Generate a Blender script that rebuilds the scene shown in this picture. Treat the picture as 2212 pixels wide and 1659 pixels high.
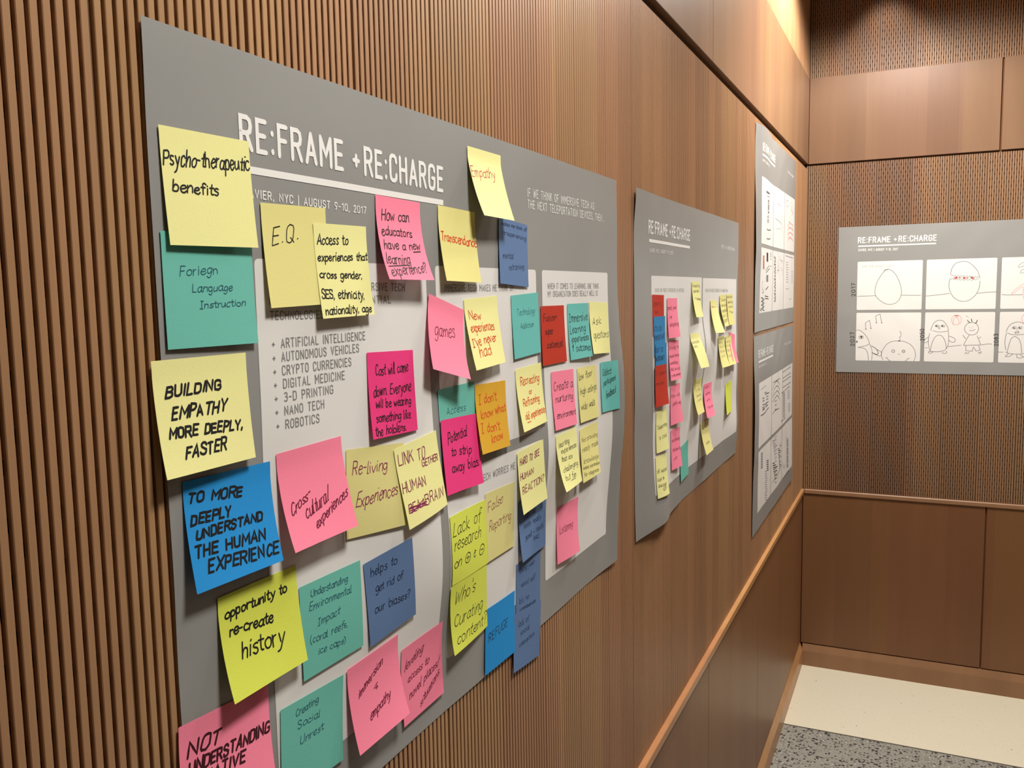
import bpy, bmesh, math, random
from mathutils import Vector, Matrix
for _o in list(bpy.data.objects): bpy.data.objects.remove(_o)
SC = bpy.context.scene; COL = SC.collection

# ---------------------------------------------------------------- camera (eye height 1.62 m, 0.43 m from the ribbed wall)
ZF = 1.622
cam_d = bpy.data.cameras.new('camera'); cam = bpy.data.objects.new('camera', cam_d); COL.objects.link(cam)
cam_d.sensor_width = 36; cam_d.lens = 30.5871; cam_d.clip_start = 0.02
cam.matrix_world = Matrix([[0.9059529, -0.0274484, 0.4224879, 0.435], [0.4229788, 0.1020379, -0.9003762, 0.0], [-0.0183958, 0.9944018, 0.1040516, 1.622], [0.0, 0.0, 0.0, 1.0]])
SC.camera = cam

# ---------------------------------------------------------------- world, lamps, exposure
wd = bpy.data.worlds.new('world'); SC.world = wd; wd.use_nodes = True
bg = wd.node_tree.nodes['Background']; bg.inputs[0].default_value = (1, .86, .70, 1); bg.inputs[1].default_value = 0.15
SC.view_settings.view_transform = 'Standard'; SC.view_settings.look = 'None'
SC.view_settings.exposure = 0.15; SC.view_settings.gamma = 1.0; SC.view_settings.use_curve_mapping = False
CEIL = 2.92
def lamp(x, y, w, half, blend=.5, r=.045, tilt=(0, 0), col=(1, .965, .89), z=CEIL-.03):
    d = bpy.data.lights.new('downlight', 'SPOT'); d.energy = w; d.spot_size = math.radians(2*half); d.spot_blend = blend
    d.shadow_soft_size = r; d.color = col
    o = bpy.data.objects.new('downlight', d); COL.objects.link(o); o.location = (x, y, z)
    o.rotation_euler = (math.radians(tilt[0]), math.radians(tilt[1]), 0)
    return o
lamp(.37, 2.95, 108, 76, .35, r=.07)
lamp(.74, .68, 158, 62, 1.0, r=.20, tilt=(0, 50))
lamp(.55, -1.1, 9, 62, .5, r=.1)
lamp(.29, 3.67, 11, 40, .5, r=.02)
lamp(.72, 2.62, 110, 68, .6, r=.1)
lamp(2.0, .8, 9, 65, .6, r=.1)

# ---------------------------------------------------------------- materials
def newmat(name):
    m = bpy.data.materials.new(name); m.use_nodes = True; nt = m.node_tree
    return m, nt, nt.nodes['Principled BSDF']
def nd(nt, typ, **kw):
    n = nt.nodes.new(typ)
    for k, v in kw.items(): setattr(n, k, v)
    return n
def mth(nt, op, a, b=None, c=None):
    n = nd(nt, 'ShaderNodeMath', operation=op)
    for i, v in enumerate((a, b, c)):
        if v is None: continue
        if isinstance(v, (int, float)): n.inputs[i].default_value = v
        else: nt.links.new(v, n.inputs[i])
    return n.outputs[0]
def wood(name, c, axis, band=.085, amp=.22, rough=.5, grain=.12, off=0.0, edge=0.0):
    """veneer: vertical strips of slightly different tone along one wall axis, with fine grain along z"""
    m, nt, b = newmat(name); L = nt.links
    g = nd(nt, 'ShaderNodeNewGeometry'); sp = nd(nt, 'ShaderNodeSeparateXYZ'); L.new(g.outputs['Position'], sp.inputs[0])
    a = sp.outputs['XYZ'.index(axis)]
    f = mth(nt, 'FLOOR', mth(nt, 'DIVIDE', mth(nt, 'ADD', a, off), band))
    wn = nd(nt, 'ShaderNodeTexWhiteNoise', noise_dimensions='1D'); L.new(f, wn.inputs['W'])
    f2 = mth(nt, 'FLOOR', mth(nt, 'DIVIDE', mth(nt, 'ADD', a, off+.031), band*2.7))
    wn2 = nd(nt, 'ShaderNodeTexWhiteNoise', noise_dimensions='1D'); L.new(f2, wn2.inputs['W'])
    cb = nd(nt, 'ShaderNodeCombineXYZ')
    L.new(mth(nt, 'MULTIPLY', a, 230.), cb.inputs[0]); L.new(mth(nt, 'MULTIPLY', sp.outputs[2], 7.), cb.inputs[1])
    n1 = nd(nt, 'ShaderNodeTexNoise'); n1.inputs['Scale'].default_value = 1; n1.inputs['Detail'].default_value = 3; L.new(cb.outputs[0], n1.inputs['Vector'])
    cb2 = nd(nt, 'ShaderNodeCombineXYZ')
    L.new(mth(nt, 'MULTIPLY', a, 14.), cb2.inputs[0]); L.new(mth(nt, 'MULTIPLY', sp.outputs[2], 1.6), cb2.inputs[1]); L.new(wn.outputs[0], cb2.inputs[2])
    n2 = nd(nt, 'ShaderNodeTexNoise'); n2.inputs['Scale'].default_value = 1; n2.inputs['Detail'].default_value = 2; L.new(cb2.outputs[0], n2.inputs['Vector'])
    s = mth(nt, 'MULTIPLY', mth(nt, 'SUBTRACT', wn.outputs[0], .5), amp)
    s = mth(nt, 'ADD', s, mth(nt, 'MULTIPLY', mth(nt, 'SUBTRACT', wn2.outputs[0], .5), amp*.7))
    s = mth(nt, 'ADD', s, mth(nt, 'MULTIPLY', mth(nt, 'SUBTRACT', n1.outputs[0], .5), grain*2))
    s = mth(nt, 'ADD', s, mth(nt, 'MULTIPLY', mth(nt, 'SUBTRACT', n2.outputs[0], .5), .28))
    v = mth(nt, 'ADD', s, 1.0)
    hs = nd(nt, 'ShaderNodeHueSaturation'); hs.inputs['Color'].default_value = (*c, 1); L.new(v, hs.inputs['Value'])
    L.new(mth(nt, 'ADD', mth(nt, 'MULTIPLY', wn2.outputs[0], .012), .494), hs.inputs['Hue'])
    L.new(hs.outputs[0], b.inputs['Base Color'])
    b.inputs['Roughness'].default_value = rough; b.inputs['Specular IOR Level'].default_value = .45
    return m
def flat(name, c, rough=.7, spec=.3, noise=0.0, sc=300., bump=0.0):
    m, nt, b = newmat(name); b.inputs['Base Color'].default_value = (*c, 1); L = nt.links
    b.inputs['Roughness'].default_value = rough; b.inputs['Specular IOR Level'].default_value = spec
    if noise or bump:
        tc = nd(nt, 'ShaderNodeTexCoord'); n = nd(nt, 'ShaderNodeTexNoise'); n.inputs['Scale'].default_value = sc; n.inputs['Detail'].default_value = 3
        L.new(tc.outputs['Object'], n.inputs['Vector'])
        if noise:
            hs = nd(nt, 'ShaderNodeHueSaturation'); hs.inputs['Color'].default_value = (*c, 1)
            L.new(mth(nt, 'ADD', mth(nt, 'MULTIPLY', mth(nt, 'SUBTRACT', n.outputs[0], .5), noise*2), 1.), hs.inputs['Value']); L.new(hs.outputs[0], b.inputs['Base Color'])
        if bump:
            bp = nd(nt, 'ShaderNodeBump'); bp.inputs['Strength'].default_value = bump; bp.inputs['Distance'].default_value = .0006
            L.new(n.outputs[0], bp.inputs['Height']); L.new(bp.outputs[0], b.inputs['Normal'])
    return m
M = {}
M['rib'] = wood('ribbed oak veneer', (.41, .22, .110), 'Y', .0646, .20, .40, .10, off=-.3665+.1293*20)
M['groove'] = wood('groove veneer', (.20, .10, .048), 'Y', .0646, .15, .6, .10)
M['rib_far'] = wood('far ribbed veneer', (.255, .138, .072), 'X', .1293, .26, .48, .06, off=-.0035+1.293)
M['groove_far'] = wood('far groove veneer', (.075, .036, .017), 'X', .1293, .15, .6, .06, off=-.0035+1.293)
M['fascia'] = wood('fascia veneer', (.28, .15, .080), 'Y', .075, .16, .38, .06)
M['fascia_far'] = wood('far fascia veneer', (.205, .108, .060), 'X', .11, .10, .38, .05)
M['wains'] = wood('wainscot veneer', (.235, .105, .045), 'Y', .12, .10, .40, .06)
M['wains'].node_tree.nodes['Principled BSDF'].inputs['Specular IOR Level'].default_value = .3
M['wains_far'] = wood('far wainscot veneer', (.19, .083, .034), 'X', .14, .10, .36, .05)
M['trim'] = wood('trim oak', (.50, .24, .10), 'Y', .4, .06, .35, .05)
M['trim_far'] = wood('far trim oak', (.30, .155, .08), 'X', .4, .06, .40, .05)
M['recess'] = flat('recess board', (.15, .08, .042), .8)
M['joint'] = flat('joint backing', (.16, .055, .02), .7)
M['core'] = flat('dark felt backing', (.012, .008, .006), .95, .05)
M['plain'] = flat('warm painted wall', (.35, .26, .18), .8)
M['ceil'] = flat('white ceiling', (.75, .72, .66), .9)
def terrazzo(name, base, chips):
    m, nt, b = newmat(name); L = nt.links
    tc = nd(nt, 'ShaderNodeTexCoord'); cur = None
    for i, (sc, th, c, wob) in enumerate(chips):
        v = nd(nt, 'ShaderNodeTexVoronoi'); v.inputs['Scale'].default_value = sc; v.inputs['Randomness'].default_value = 1
        mp = nd(nt, 'ShaderNodeMapping'); mp.inputs['Location'].default_value = (i*3.1, i*1.7, 0); L.new(tc.outputs['Object'], mp.inputs[0])
        nz = nd(nt, 'ShaderNodeTexNoise'); nz.inputs['Scale'].default_value = sc*1.3; L.new(mp.outputs[0], nz.inputs['Vector'])
        ad = nd(nt, 'ShaderNodeVectorMath', operation='SCALE'); L.new(nz.outputs['Color'], ad.inputs[0]); ad.inputs['Scale'].default_value = wob/sc
        a2 = nd(nt, 'ShaderNodeVectorMath', operation='ADD'); L.new(mp.outputs[0], a2.inputs[0]); L.new(ad.outputs[0], a2.inputs[1]); L.new(a2.outputs[0], v.inputs['Vector'])
        sp = nd(nt, 'ShaderNodeSeparateColor'); L.new(v.outputs['Color'], sp.inputs[0])
        k = mth(nt, 'LESS_THAN', v.outputs['Distance'], mth(nt, 'MULTIPLY', sp.outputs[0], th))
        mx = nd(nt, 'ShaderNodeMix', data_type='RGBA'); L.new(k, mx.inputs[0])
        if cur is None: mx.inputs[6].default_value = (*base, 1)
        else: L.new(cur, mx.inputs[6])
        mx.inputs[7].default_value = (*c, 1); cur = mx.outputs[2]
    L.new(cur, b.inputs['Base Color']); b.inputs['Roughness'].default_value = .42
    return m
M['cream'] = terrazzo('cream terrazzo', (.82, .76, .60), [(140, .22, (.62, .55, .42), .5), (60, .10, (.45, .36, .22), .8), (22, .07, (.12, .09, .06), .8)])
M['granite'] = terrazzo('grey speckled terrazzo', (.34, .33, .29), [(100, .55, (.24, .23, .21), .9), (80, .5, (.05, .045, .05), 1.2), (60, .3, (.10, .09, .08), 1.2), (70, .2, (.75, .74, .70), .8)])
M['divider'] = flat('divider metal', (.10, .09, .07), .5, .5)
M['grey'] = flat('grey poster print', (.30, .295, .285), .38, .45, .03, 14, 0)
M['white'] = flat('white poster print', (.80, .775, .75), .42, .4)
M['inkwhite'] = flat('white print', (.88, .86, .83), .45)
M['inkgrey'] = flat('grey print', (.24, .23, .22), .6)
M['inklight'] = flat('light grey print', (.48, .47, .45), .6)
M['inkpencil'] = flat('pencil line', (.12, .11, .11), .7)
M['inkblack'] = flat('black marker on poster', (.02, .018, .02), .5)
M['inkred'] = flat('red marker', (.45, .03, .04), .6)
M['inkpink'] = flat('light red pencil', (.72, .30, .28), .7)
M['inkblue'] = flat('blue grey pencil', (.30, .28, .34), .7)
def paper(name, c): M[name] = flat('paper '+name, c, .75, .2, .02, 900, .15)
paper('yellow', (.88, .84, .36)); paper('yellow2', (.80, .73, .28)); paper('yellow3', (.74, .67, .27))
paper('teal', (.16, .52, .43)); paper('teal2', (.15, .52, .48)); paper('pink', (.98, .25, .37)); paper('magenta', (.84, .045, .22))
paper('red', (.52, .035, .014)); paper('orange', (.70, .38, .03)); paper('navy', (.12, .20, .38)); paper('blue', (.02, .28, .68)); paper('blue2', (.03, .22, .48))
paper('lime', (.70, .75, .10))
for k, c in dict(black=(.012, .011, .012), tealink=(.015, .09, .13), navyink=(.008, .02, .06), orange=(.72, .07, .015), red=(.50, .03, .05), maroon=(.16, .008, .035),
                 maroonblack=(.05, .006, .012), plum=(.25, .015, .09), brown=(.30, .07, .07), darkred=(.14, .012, .01), grey=(.22, .2, .16)).items():
    M['pen_'+k] = flat('pen '+k, c, .55, .3)

# ---------------------------------------------------------------- object helpers
def obj(name, me, mat, parent=None, **props):
    if isinstance(me, bmesh.types.BMesh):
        bm = me; me = bpy.data.meshes.new(name); bm.to_mesh(me); bm.free()
    if mat is not None and len(me.materials) == 0: me.materials.append(mat)
    o = bpy.data.objects.new(name, me); COL.objects.link(o)
    if parent is not None: o.parent = parent
    for k, v in props.items(): o[k] = v
    return o
def pyd(name, vs, fs, smooth=False):
    me = bpy.data.meshes.new(name); me.from_pydata(vs, [], fs); me.update()
    if smooth: me.polygons.foreach_set('use_smooth', [True]*len(me.polygons))
    return me
def box(vs, fs, x0, x1, y0, y1, z0, z1):
    n = len(vs)
    vs += [(x0,y0,z0),(x1,y0,z0),(x1,y1,z0),(x0,y1,z0),(x0,y0,z1),(x1,y0,z1),(x1,y1,z1),(x0,y1,z1)]
    fs += [tuple(n+i for i in f) for f in ((0,3,2,1),(4,5,6,7),(0,1,5,4),(1,2,6,5),(2,3,7,6),(3,0,4,7))]
def bev_box(name, x0, x1, y0, y1, z0, z1, b=.001, seg=1):
    vs, fs = [], []; box(vs, fs, x0, x1, y0, y1, z0, z1)
    me = pyd(name, vs, fs); bm = bmesh.new(); bm.from_mesh(me); bpy.data.meshes.remove(me)
    bmesh.ops.bevel(bm, geom=bm.edges[:], offset=b, segments=seg, affect='EDGES'); return bm

# ---------------------------------------------------------------- lettering: single stroke glyphs (cap height 10), '~' = smooth stroke
GL = {}
def _gl(s):
    for ln in s.strip().split('\n'):
        k, w, rest = ln.split(' ', 2)
        st = []
        for q in rest.split(';'):
            q = q.strip()
            if not q: continue
            sm = q[0] == '~'; pts = [tuple(map(float, p.split(','))) for p in q.lstrip('~').split()]
            st.append((sm, pts))
        GL[k] = (float(w), st)
_gl("""
A 5.6 0,0 2.8,10 5.6,0; .9,3 4.7,3
B 5 0,0 0,10 3.2,10 4.4,9.3 4.8,7.8 4.4,6.2 3.2,5.4 0,5.4; 3.2,5.4 4.6,4.6 5,2.8 4.6,.9 3.2,0 0,0
C 5 5,7.6 4.7,9.2 3.6,10 1.6,10 .4,9.2 0,7.6 0,2.4 .4,.8 1.6,0 3.6,0 4.7,.8 5,2.4
D 5.2 0,0 0,10 3,10 4.6,9.2 5.2,7.4 5.2,2.6 4.6,.8 3,0 0,0
E 4.4 4.4,10 0,10 0,0 4.4,0; 0,5.2 3.8,5.2
F 4.3 4.3,10 0,10 0,0; 0,5.2 3.7,5.2
G 5.2 5,7.8 4.7,9.3 3.6,10 1.6,10 .4,9.2 0,7.6 0,2.4 .4,.8 1.6,0 3.6,0 4.8,.8 5.1,2.4 5.1,4.6 3,4.6
H 5.2 0,0 0,10; 5.2,0 5.2,10; 0,5.1 5.2,5.1
I 0.6 .3,0 .3,10
J 4 3.8,10 3.8,2 3.3,.6 2.2,0 1,0 .2,.6
K 5.2 0,0 0,10; 5,10 0,4.2; 1.8,6.2 5.3,0
L 4.2 0,10 0,0 4.2,0
M 6.4 0,0 0,10 3.2,3.6 6.4,10 6.4,0
N 5.4 0,0 0,10 5.4,0 5.4,10
O 5.2 2,10 .6,9.3 0,7.6 0,2.4 .6,.7 2,0 3.2,0 4.6,.7 5.2,2.4 5.2,7.6 4.6,9.3 3.2,10 2,10
P 5 0,0 0,10 3.3,10 4.6,9.2 5,7.4 4.6,5.6 3.3,4.8 0,4.8
Q 5.4 2,10 .6,9.3 0,7.6 0,2.4 .6,.7 2,0 3.2,0 4.6,.7 5.2,2.4 5.2,7.6 4.6,9.3 3.2,10 2,10; 3.2,2.6 5.6,-.6
R 5.2 0,0 0,10 3.3,10 4.6,9.2 5,7.5 4.6,5.8 3.3,5 0,5; 2.8,5 5.2,0
S 4.9 4.8,8 4.3,9.3 3.2,10 1.6,10 .4,9.1 .1,7.6 .6,6.2 2,5.4 3.4,4.7 4.6,3.9 4.9,2.4 4.4,.8 3.2,0 1.5,0 .4,.7 0,2
T 5 0,10 5,10; 2.5,10 2.5,0
U 5.2 0,10 0,2.4 .6,.7 2,0 3.2,0 4.6,.7 5.2,2.4 5.2,10
V 5.4 0,10 2.7,0 5.4,10
W 7.4 0,10 1.7,0 3.7,8 5.7,0 7.4,10
X 5.2 0,0 5.2,10; 0,10 5.2,0
Y 5.2 0,10 2.6,4.6 5.2,10; 2.6,4.6 2.6,0
Z 4.8 0,10 4.8,10 0,0 4.8,0
0 5 2,10 .6,9.3 0,7.6 0,2.4 .6,.7 2,0 3,0 4.4,.7 5,2.4 5,7.6 4.4,9.3 3,10 2,10
1 2.6 .2,8.2 2.4,10 2.4,0
2 4.8 .2,7.8 .8,9.4 2.2,10 3.6,9.7 4.5,8.4 4.4,6.8 .1,0 4.8,0
3 4.8 .2,9 1.6,10 3.4,9.9 4.5,8.6 4.4,6.6 3,5.4 1.8,5.3; 3,5.4 4.6,4.4 4.8,2.2 3.8,.4 2,0 .2,.9
4 5 3.6,10 0,3 5,3; 3.8,5.6 3.8,0
5 4.8 4.4,10 .6,10 .3,5.6 2,6.2 4,5.6 4.8,3.4 4.4,1.2 2.8,0 1,.1 .1,1
7 4.6 0,10 4.6,10 1.6,0
8 5 2.5,10 .8,9.3 .4,7.6 1,5.9 2.5,5.3 4,5.9 4.6,7.6 4.2,9.3 2.5,10; 2.5,5.3 .6,4.4 0,2.6 .6,.7 2.5,0 4.4,.7 5,2.6 4.4,4.4 2.5,5.3
9 4.8 4.6,6.4 3.6,4.6 1.6,4.6 .3,6 .2,8.2 1.2,9.8 3,10 4.4,9 4.7,6.6 3.6,2.6 2,0
+ 5.2 0,4.4 3.6,4.4; 1.8,6.2 1.8,2.6
: 0.8 .4,6.6 .4,6.9; .4,.6 .4,.9
; 0.8 .4,6.6 .4,6.9; .5,.6 .1,-1.4
, 0.8 .5,.7 .1,-1.4
. 0.8 .3,.2 .5,.3
- 3.2 0,4.6 3.2,4.6
= 3.2 0,5.8 3.2,5.8; 0,3.4 3.2,3.4
| 0.6 .3,-1.4 .3,11.2
' 0.6 .4,10 .2,7.8
/ 3.4 0,-1 3.4,10.6
( 2.2 ~2.2,10.6 .8,8.2 .2,4.8 .8,1.2 2.2,-1.4
) 2.2 ~0,10.6 1.4,8.2 2,4.8 1.4,1.2 0,-1.4
? 4 ~0,8 .6,9.6 2.2,10 3.6,9.2 3.8,7.4 2.2,5.4 1.9,3; 1.9,.5 1.9,.2
& 4.6 ~4.2,6 2.6,7.4 1.4,6.2 2.6,5 1,4.2 1,1.4 2.6,.4 4.4,2
^ 4 2,0 2,9; .2,5.8 2,9.4 3.8,5.8; .4,5.6 3.6,5.6
@ 8 ~4,9.5 1,8 0,4.5 1,1 4,-.6 7,1 8,4.5 7,8 4,9.5; 4,6.6 4,2; 1.8,4.4 6.2,4.4
% 8 ~4,9.5 1,8 0,4.5 1,1 4,-.6 7,1 8,4.5 7,8 4,9.5; 1.8,4.4 6.2,4.4
a 5 ~4.6,5 3.2,6 1.2,5.4 .2,3 .9,.6 2.6,0 4.2,1.6 4.7,5.6; ~4.7,5.8 4.5,2 4.8,.2 5.8,.2
b 5 .6,10 .5,.5; ~.5,3 1.8,5.6 4,5.8 5,3.5 4,.6 2,0 .5,1.2
c 4.2 ~4.3,5 2.9,6 1,5 .3,2.8 1.2,.4 3,0 4.6,1.2
d 5 ~4.6,4.8 3,6 1,5 .3,2.8 1,.4 3,.1 4.5,2.2; 4.8,10 4.6,5 4.9,0
e 4.4 ~.5,3 3,3.3 4.5,4.4 3.8,5.9 2,5.9 .5,4 .4,1.8 1.8,0 3.4,0 4.9,1.4
f 3.4 ~4.6,9 3.4,10 2.2,9 2,6 1.8,-.8; .3,5.6 4,5.9
g 4.8 ~4.6,5 3,6 1,5 .4,3 1.2,.8 3,.6 4.5,2.6; ~4.8,5.8 4.7,0 4.2,-2.6 2.4,-3.8 .4,-2.6
h 4.6 .7,10 .5,0; ~.6,3 2,5.6 3.8,5.9 4.5,4.5 4.6,0
i 1.2 .6,6 .7,0; .8,8.2 .9,8.6
j 2 ~1.8,6 1.8,-1 1,-3.2 -.4,-3; 1.9,8.2 2,8.5
k 4.4 .6,10 .5,0; 4.2,6 .8,2.8 4.6,0
l 1.4 ~.8,10 .6,2 .8,.2 1.6,.1
m 6.4 .5,6 .4,0; ~.5,3.5 1.6,5.8 2.8,5.6 3.2,4 3.2,0; ~3.2,3.5 4.4,5.8 5.6,5.8 6.2,4 6.3,0
n 4.6 .5,6 .4,0; ~.5,3.2 2,5.6 3.8,5.8 4.4,4.2 4.6,0
o 4.8 ~2.6,6 .8,5 .3,3 1,.6 2.8,0 4.6,1 5,3.2 4.4,5.2 2.6,6
p 4.8 .6,6 .4,-3.8; ~.6,4 2,5.9 4,5.8 4.9,3.6 4,.8 2.2,.1 .6,1.2
q 4.8 ~4.6,4.8 3,6 .9,5 .4,3 1.2,.6 3,.3 4.6,2.4; 4.8,6 4.6,-3.8 5.6,-2.4
r 3.2 .6,6 .5,0; ~.6,3.4 1.6,5.4 3.4,5.9
s 3.8 ~3.9,5.3 2.4,6 .8,5 1.2,3.7 3.3,2.6 3.8,1.2 2.4,0 .4,.6
t 3 ~1.9,9 1.6,2 2.1,.2 3.4,.4; .1,6 3.6,6.3
u 4.6 ~.5,6 .4,2 1.4,.1 3.2,.6 4.4,2.6 4.6,6; 4.6,6 4.8,0
v 4.4 .2,6 2.1,0 4.5,6
w 6 .2,6 1.5,0 3.1,4.8 4.5,0 6,6
x 4.2 .3,6 4.2,0; 4.2,6 .1,0
y 4.4 .3,6 2.3,1.4; ~4.7,6 3,.6 1.8,-2.6 .2,-3.6
z 4.2 .4,6 4.1,6 .3,0 4.4,0
! 3.6 .2,10 3.4,10; 1.8,10 1.8,0; .2,0 3.4,0
[ 4.6 ~4.5,8.4 3,10 1.1,8.8 .2,5 .9,1.3 2.8,0 4.7,1.6
""")
def catmull(P, n=4):
    if len(P) < 3: return list(P)
    closed = math.dist(P[0], P[-1]) < 1e-6
    o = []
    for i in range(len(P)-1):
        p0 = P[i-1] if i > 0 else (P[-2] if closed else P[0]); p3 = P[i+2] if i+2 < len(P) else (P[1] if closed else P[-1])
        for k in range(n):
            t = k/n; o.append(tuple(_cr(p0[j], P[i][j], P[i+1][j], p3[j], t) for j in (0, 1)))
    o.append(P[-1]); return o
def layout(text, x0, y0, x1, y1, h, slant=0.0, hand=0.0, seed='', gap=1.6, space=4.0):
    """strokes of one line of text, baseline from (x0,y0) to (x1,y1), cap height h (y grows downwards)"""
    rnd = random.Random(seed+text)
    tot = -gap
    for ch in text: tot += (GL[ch][0] if ch != ' ' else space) + gap
    Lx, Ly = x1-x0, y1-y0; L = math.hypot(Lx, Ly); ex, ey = Lx/L, Ly/L; sx = max(L-slant*h*.55, L*.7)/max(tot, 1); sy = h/10
    nx, ny = 0.0, -1.0     # letters stand vertical even on sloping lines
    if hand == 0: nx, ny = ey, -ex
    x = 0.0; out = []
    for ch in text:
        if ch == ' ': x += space+gap; continue
        w, st = GL[ch]
        r1 = 1+hand*rnd.uniform(-.10, .10); dy = hand*rnd.uniform(-.55, .55); sk = slant + hand*rnd.uniform(-.10, .10); r2 = 1+hand*rnd.uniform(-.06, .10)
        for sm, pts in st:
            q = []
            for (a, b) in pts:
                a += hand*rnd.uniform(-.28, .28); b += hand*rnd.uniform(-.28, .28)
                b = b*r1 + dy; u = (x + a*r2)*sx + b*sk*sy*1.1; v = b*sy
                q.append((x0 + ex*u + nx*v, y0 + ey*u + ny*v))
            out.append(catmull(q) if sm else (catmull(q, 2) if hand and len(q) > 2 and ch.islower() else q))
        x += w+gap
    return out
def ribbon(strokes, width, f, vs, fs, maxseg=.006, taper=0.0):
    """flat ink line of the given width along 2D strokes, laid on a surface f(u, v)"""
    hw = width/2
    for S in strokes:
        P = [S[0]]
        for p in S[1:]:
            d = math.dist(P[-1], p)
            if d < 1e-6: continue
            k = int(d/maxseg)+1; a = P[-1]
            for i in range(1, k+1): P.append((a[0]+(p[0]-a[0])*i/k, a[1]+(p[1]-a[1])*i/k))
        if len(P) < 2: P = [S[0], (S[0][0]+hw*.3, S[0][1])]
        def dirn(a, b):
            d = math.dist(a, b) or 1e-9; return ((b[0]-a[0])/d, (b[1]-a[1])/d)
        n = len(P); D = [dirn(P[i], P[i+1]) for i in range(n-1)]
        L = []
        d0, d1 = D[0], D[-1]
        L.append((P[0][0]-d0[0]*hw, P[0][1]-d0[1]*hw, -d0[1], d0[0], .5))
        for i in range(n):
            a = D[max(i-1, 0)]; b = D[min(i, n-2)]
            tx, ty = a[0]+b[0], a[1]+b[1]; t = math.hypot(tx, ty)
            if t < .5:
                L.append((P[i][0], P[i][1], -a[1], a[0], 1)); L.append((P[i][0]+a[0]*hw*.8, P[i][1]+a[1]*hw*.8, -a[1], a[0], .6))
                L.append((P[i][0]-b[0]*hw*.8, P[i][1]-b[1]*hw*.8, -b[1], b[0], .6)); L.append((P[i][0], P[i][1], -b[1], b[0], 1)); continue
            tx /= t; ty /= t; m = min(1/max(tx*a[0]+ty*a[1], .6), 1.5); L.append((P[i][0], P[i][1], -ty, tx, m))
        L.append((P[-1][0]+d1[0]*hw, P[-1][1]+d1[1]*hw, -d1[1], d1[0], .5))
        k0 = len(vs)
        for (x, y, ax, ay, m) in L:
            vs.append(f(x+ax*hw*m, y+ay*hw*m)); vs.append(f(x-ax*hw*m, y-ay*hw*m))
        for i in range(len(L)-1):
            a = k0+2*i; fs.append((a, a+2, a+3, a+1))
def ink(name, strokes, width, f, mat, parent, **kw):
    vs, fs = [], []; ribbon(strokes, width, f, vs, fs)
    return obj(name, pyd(name, vs, fs), mat, parent, **kw)

# ---------------------------------------------------------------- sheet geometry
def _cr(p0, p1, p2, p3, t):
    return p1 + 0.5*t*(p2-p0 + t*(2*p0-5*p1+4*p2-p3 + t*(3*(p1-p2)+p3-p0)))

class Sheet:
    """A large paper sheet hung on a wall: (s right, t down) in metres -> world point.
    rows/cols hold how far the paper stands off the wall and how far it has crept sideways (0.1 mm units)."""
    def __init__(self, origin, right, out, w, h, off, shift=None):
        self.o, self.r, self.n, self.w, self.h, self.off, self.sh = origin, right, out, w, h, off, shift
    def _g(self, g, s, t):
        R, C = len(g), len(g[0])
        a = min(max(s/self.w, 0), 1)*(C-1); b = min(max(t/self.h, 0), 1)*(R-1)
        i = min(int(a), C-2); j = min(int(b), R-2); fa, fb = a-i, b-j
        def row(k):
            r = g[min(max(k, 0), R-1)]
            return _cr(r[max(i-1, 0)], r[i], r[i+1], r[min(i+2, C-1)], fa)
        return 1e-4*_cr(row(j-1), row(j), row(j+1), row(j+2), fb)
    def lift(self, s, t):
        rip = .0006*math.sin(21*s+1.3+4*math.sin(9*t))*math.sin(17*t+2.1*math.sin(11*s+.7))      # the paper is slightly cockled
        return max(self._g(self.off, s, t)+rip, 0.0006)
    def at(self, s, t, d=0.0):
        k = self.lift(s, t) + d
        q = s + (self._g(self.sh, s, t) if self.sh else 0.0)
        o, r, n = self.o, self.r, self.n
        return (o[0]+r[0]*q+n[0]*k, o[1]+r[1]*q+n[1]*k, o[2]-t)

class Note:
    """A square sticky note on a sheet: (u right, v down) in metres -> world point. Held by its top strip,
    the rest lifts by aL / aR at the lower corners with curl c."""
    def __init__(self, sheet, s, t, phi, aL, aR, W, H, c, base):
        self.p = sheet; self.s, self.t, self.phi, self.aL, self.aR = s, t, phi, aL, aR
        self.W, self.H, self.c, self.base = W, H, c, base
    def at(self, u, v, d=0.0):
        W, H, c = self.W, self.H, self.c
        a = self.aL + (self.aR-self.aL)*min(max(u/W, 0), 1)
        v0 = 0.16*H; L = H-v0
        if v <= v0:
            vp, lift, sl = v, 0.0, 0.0
        else:
            tau = (v-v0)/L; lift = a*((1-c)*tau + c*tau*tau); vp = v0; n = 5
            for k in range(n):
                tk = tau*(k+0.5)/n; sl = a*((1-c)+2*c*tk)/L
                vp += (v-v0)/n*math.sqrt(max(1-sl*sl, 0.05))
            sl = a*((1-c)+2*c*tau)/L
        cp, sp = math.cos(self.phi), math.sin(self.phi)
        s = self.s + u*cp - vp*sp; t = self.t + u*sp + vp*cp
        k = math.sqrt(max(1-sl*sl, 0.05))
        x, y, z = self.p.at(s, t, self.base + lift + d*k)
        return (x, y, z + d*sl)

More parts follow.
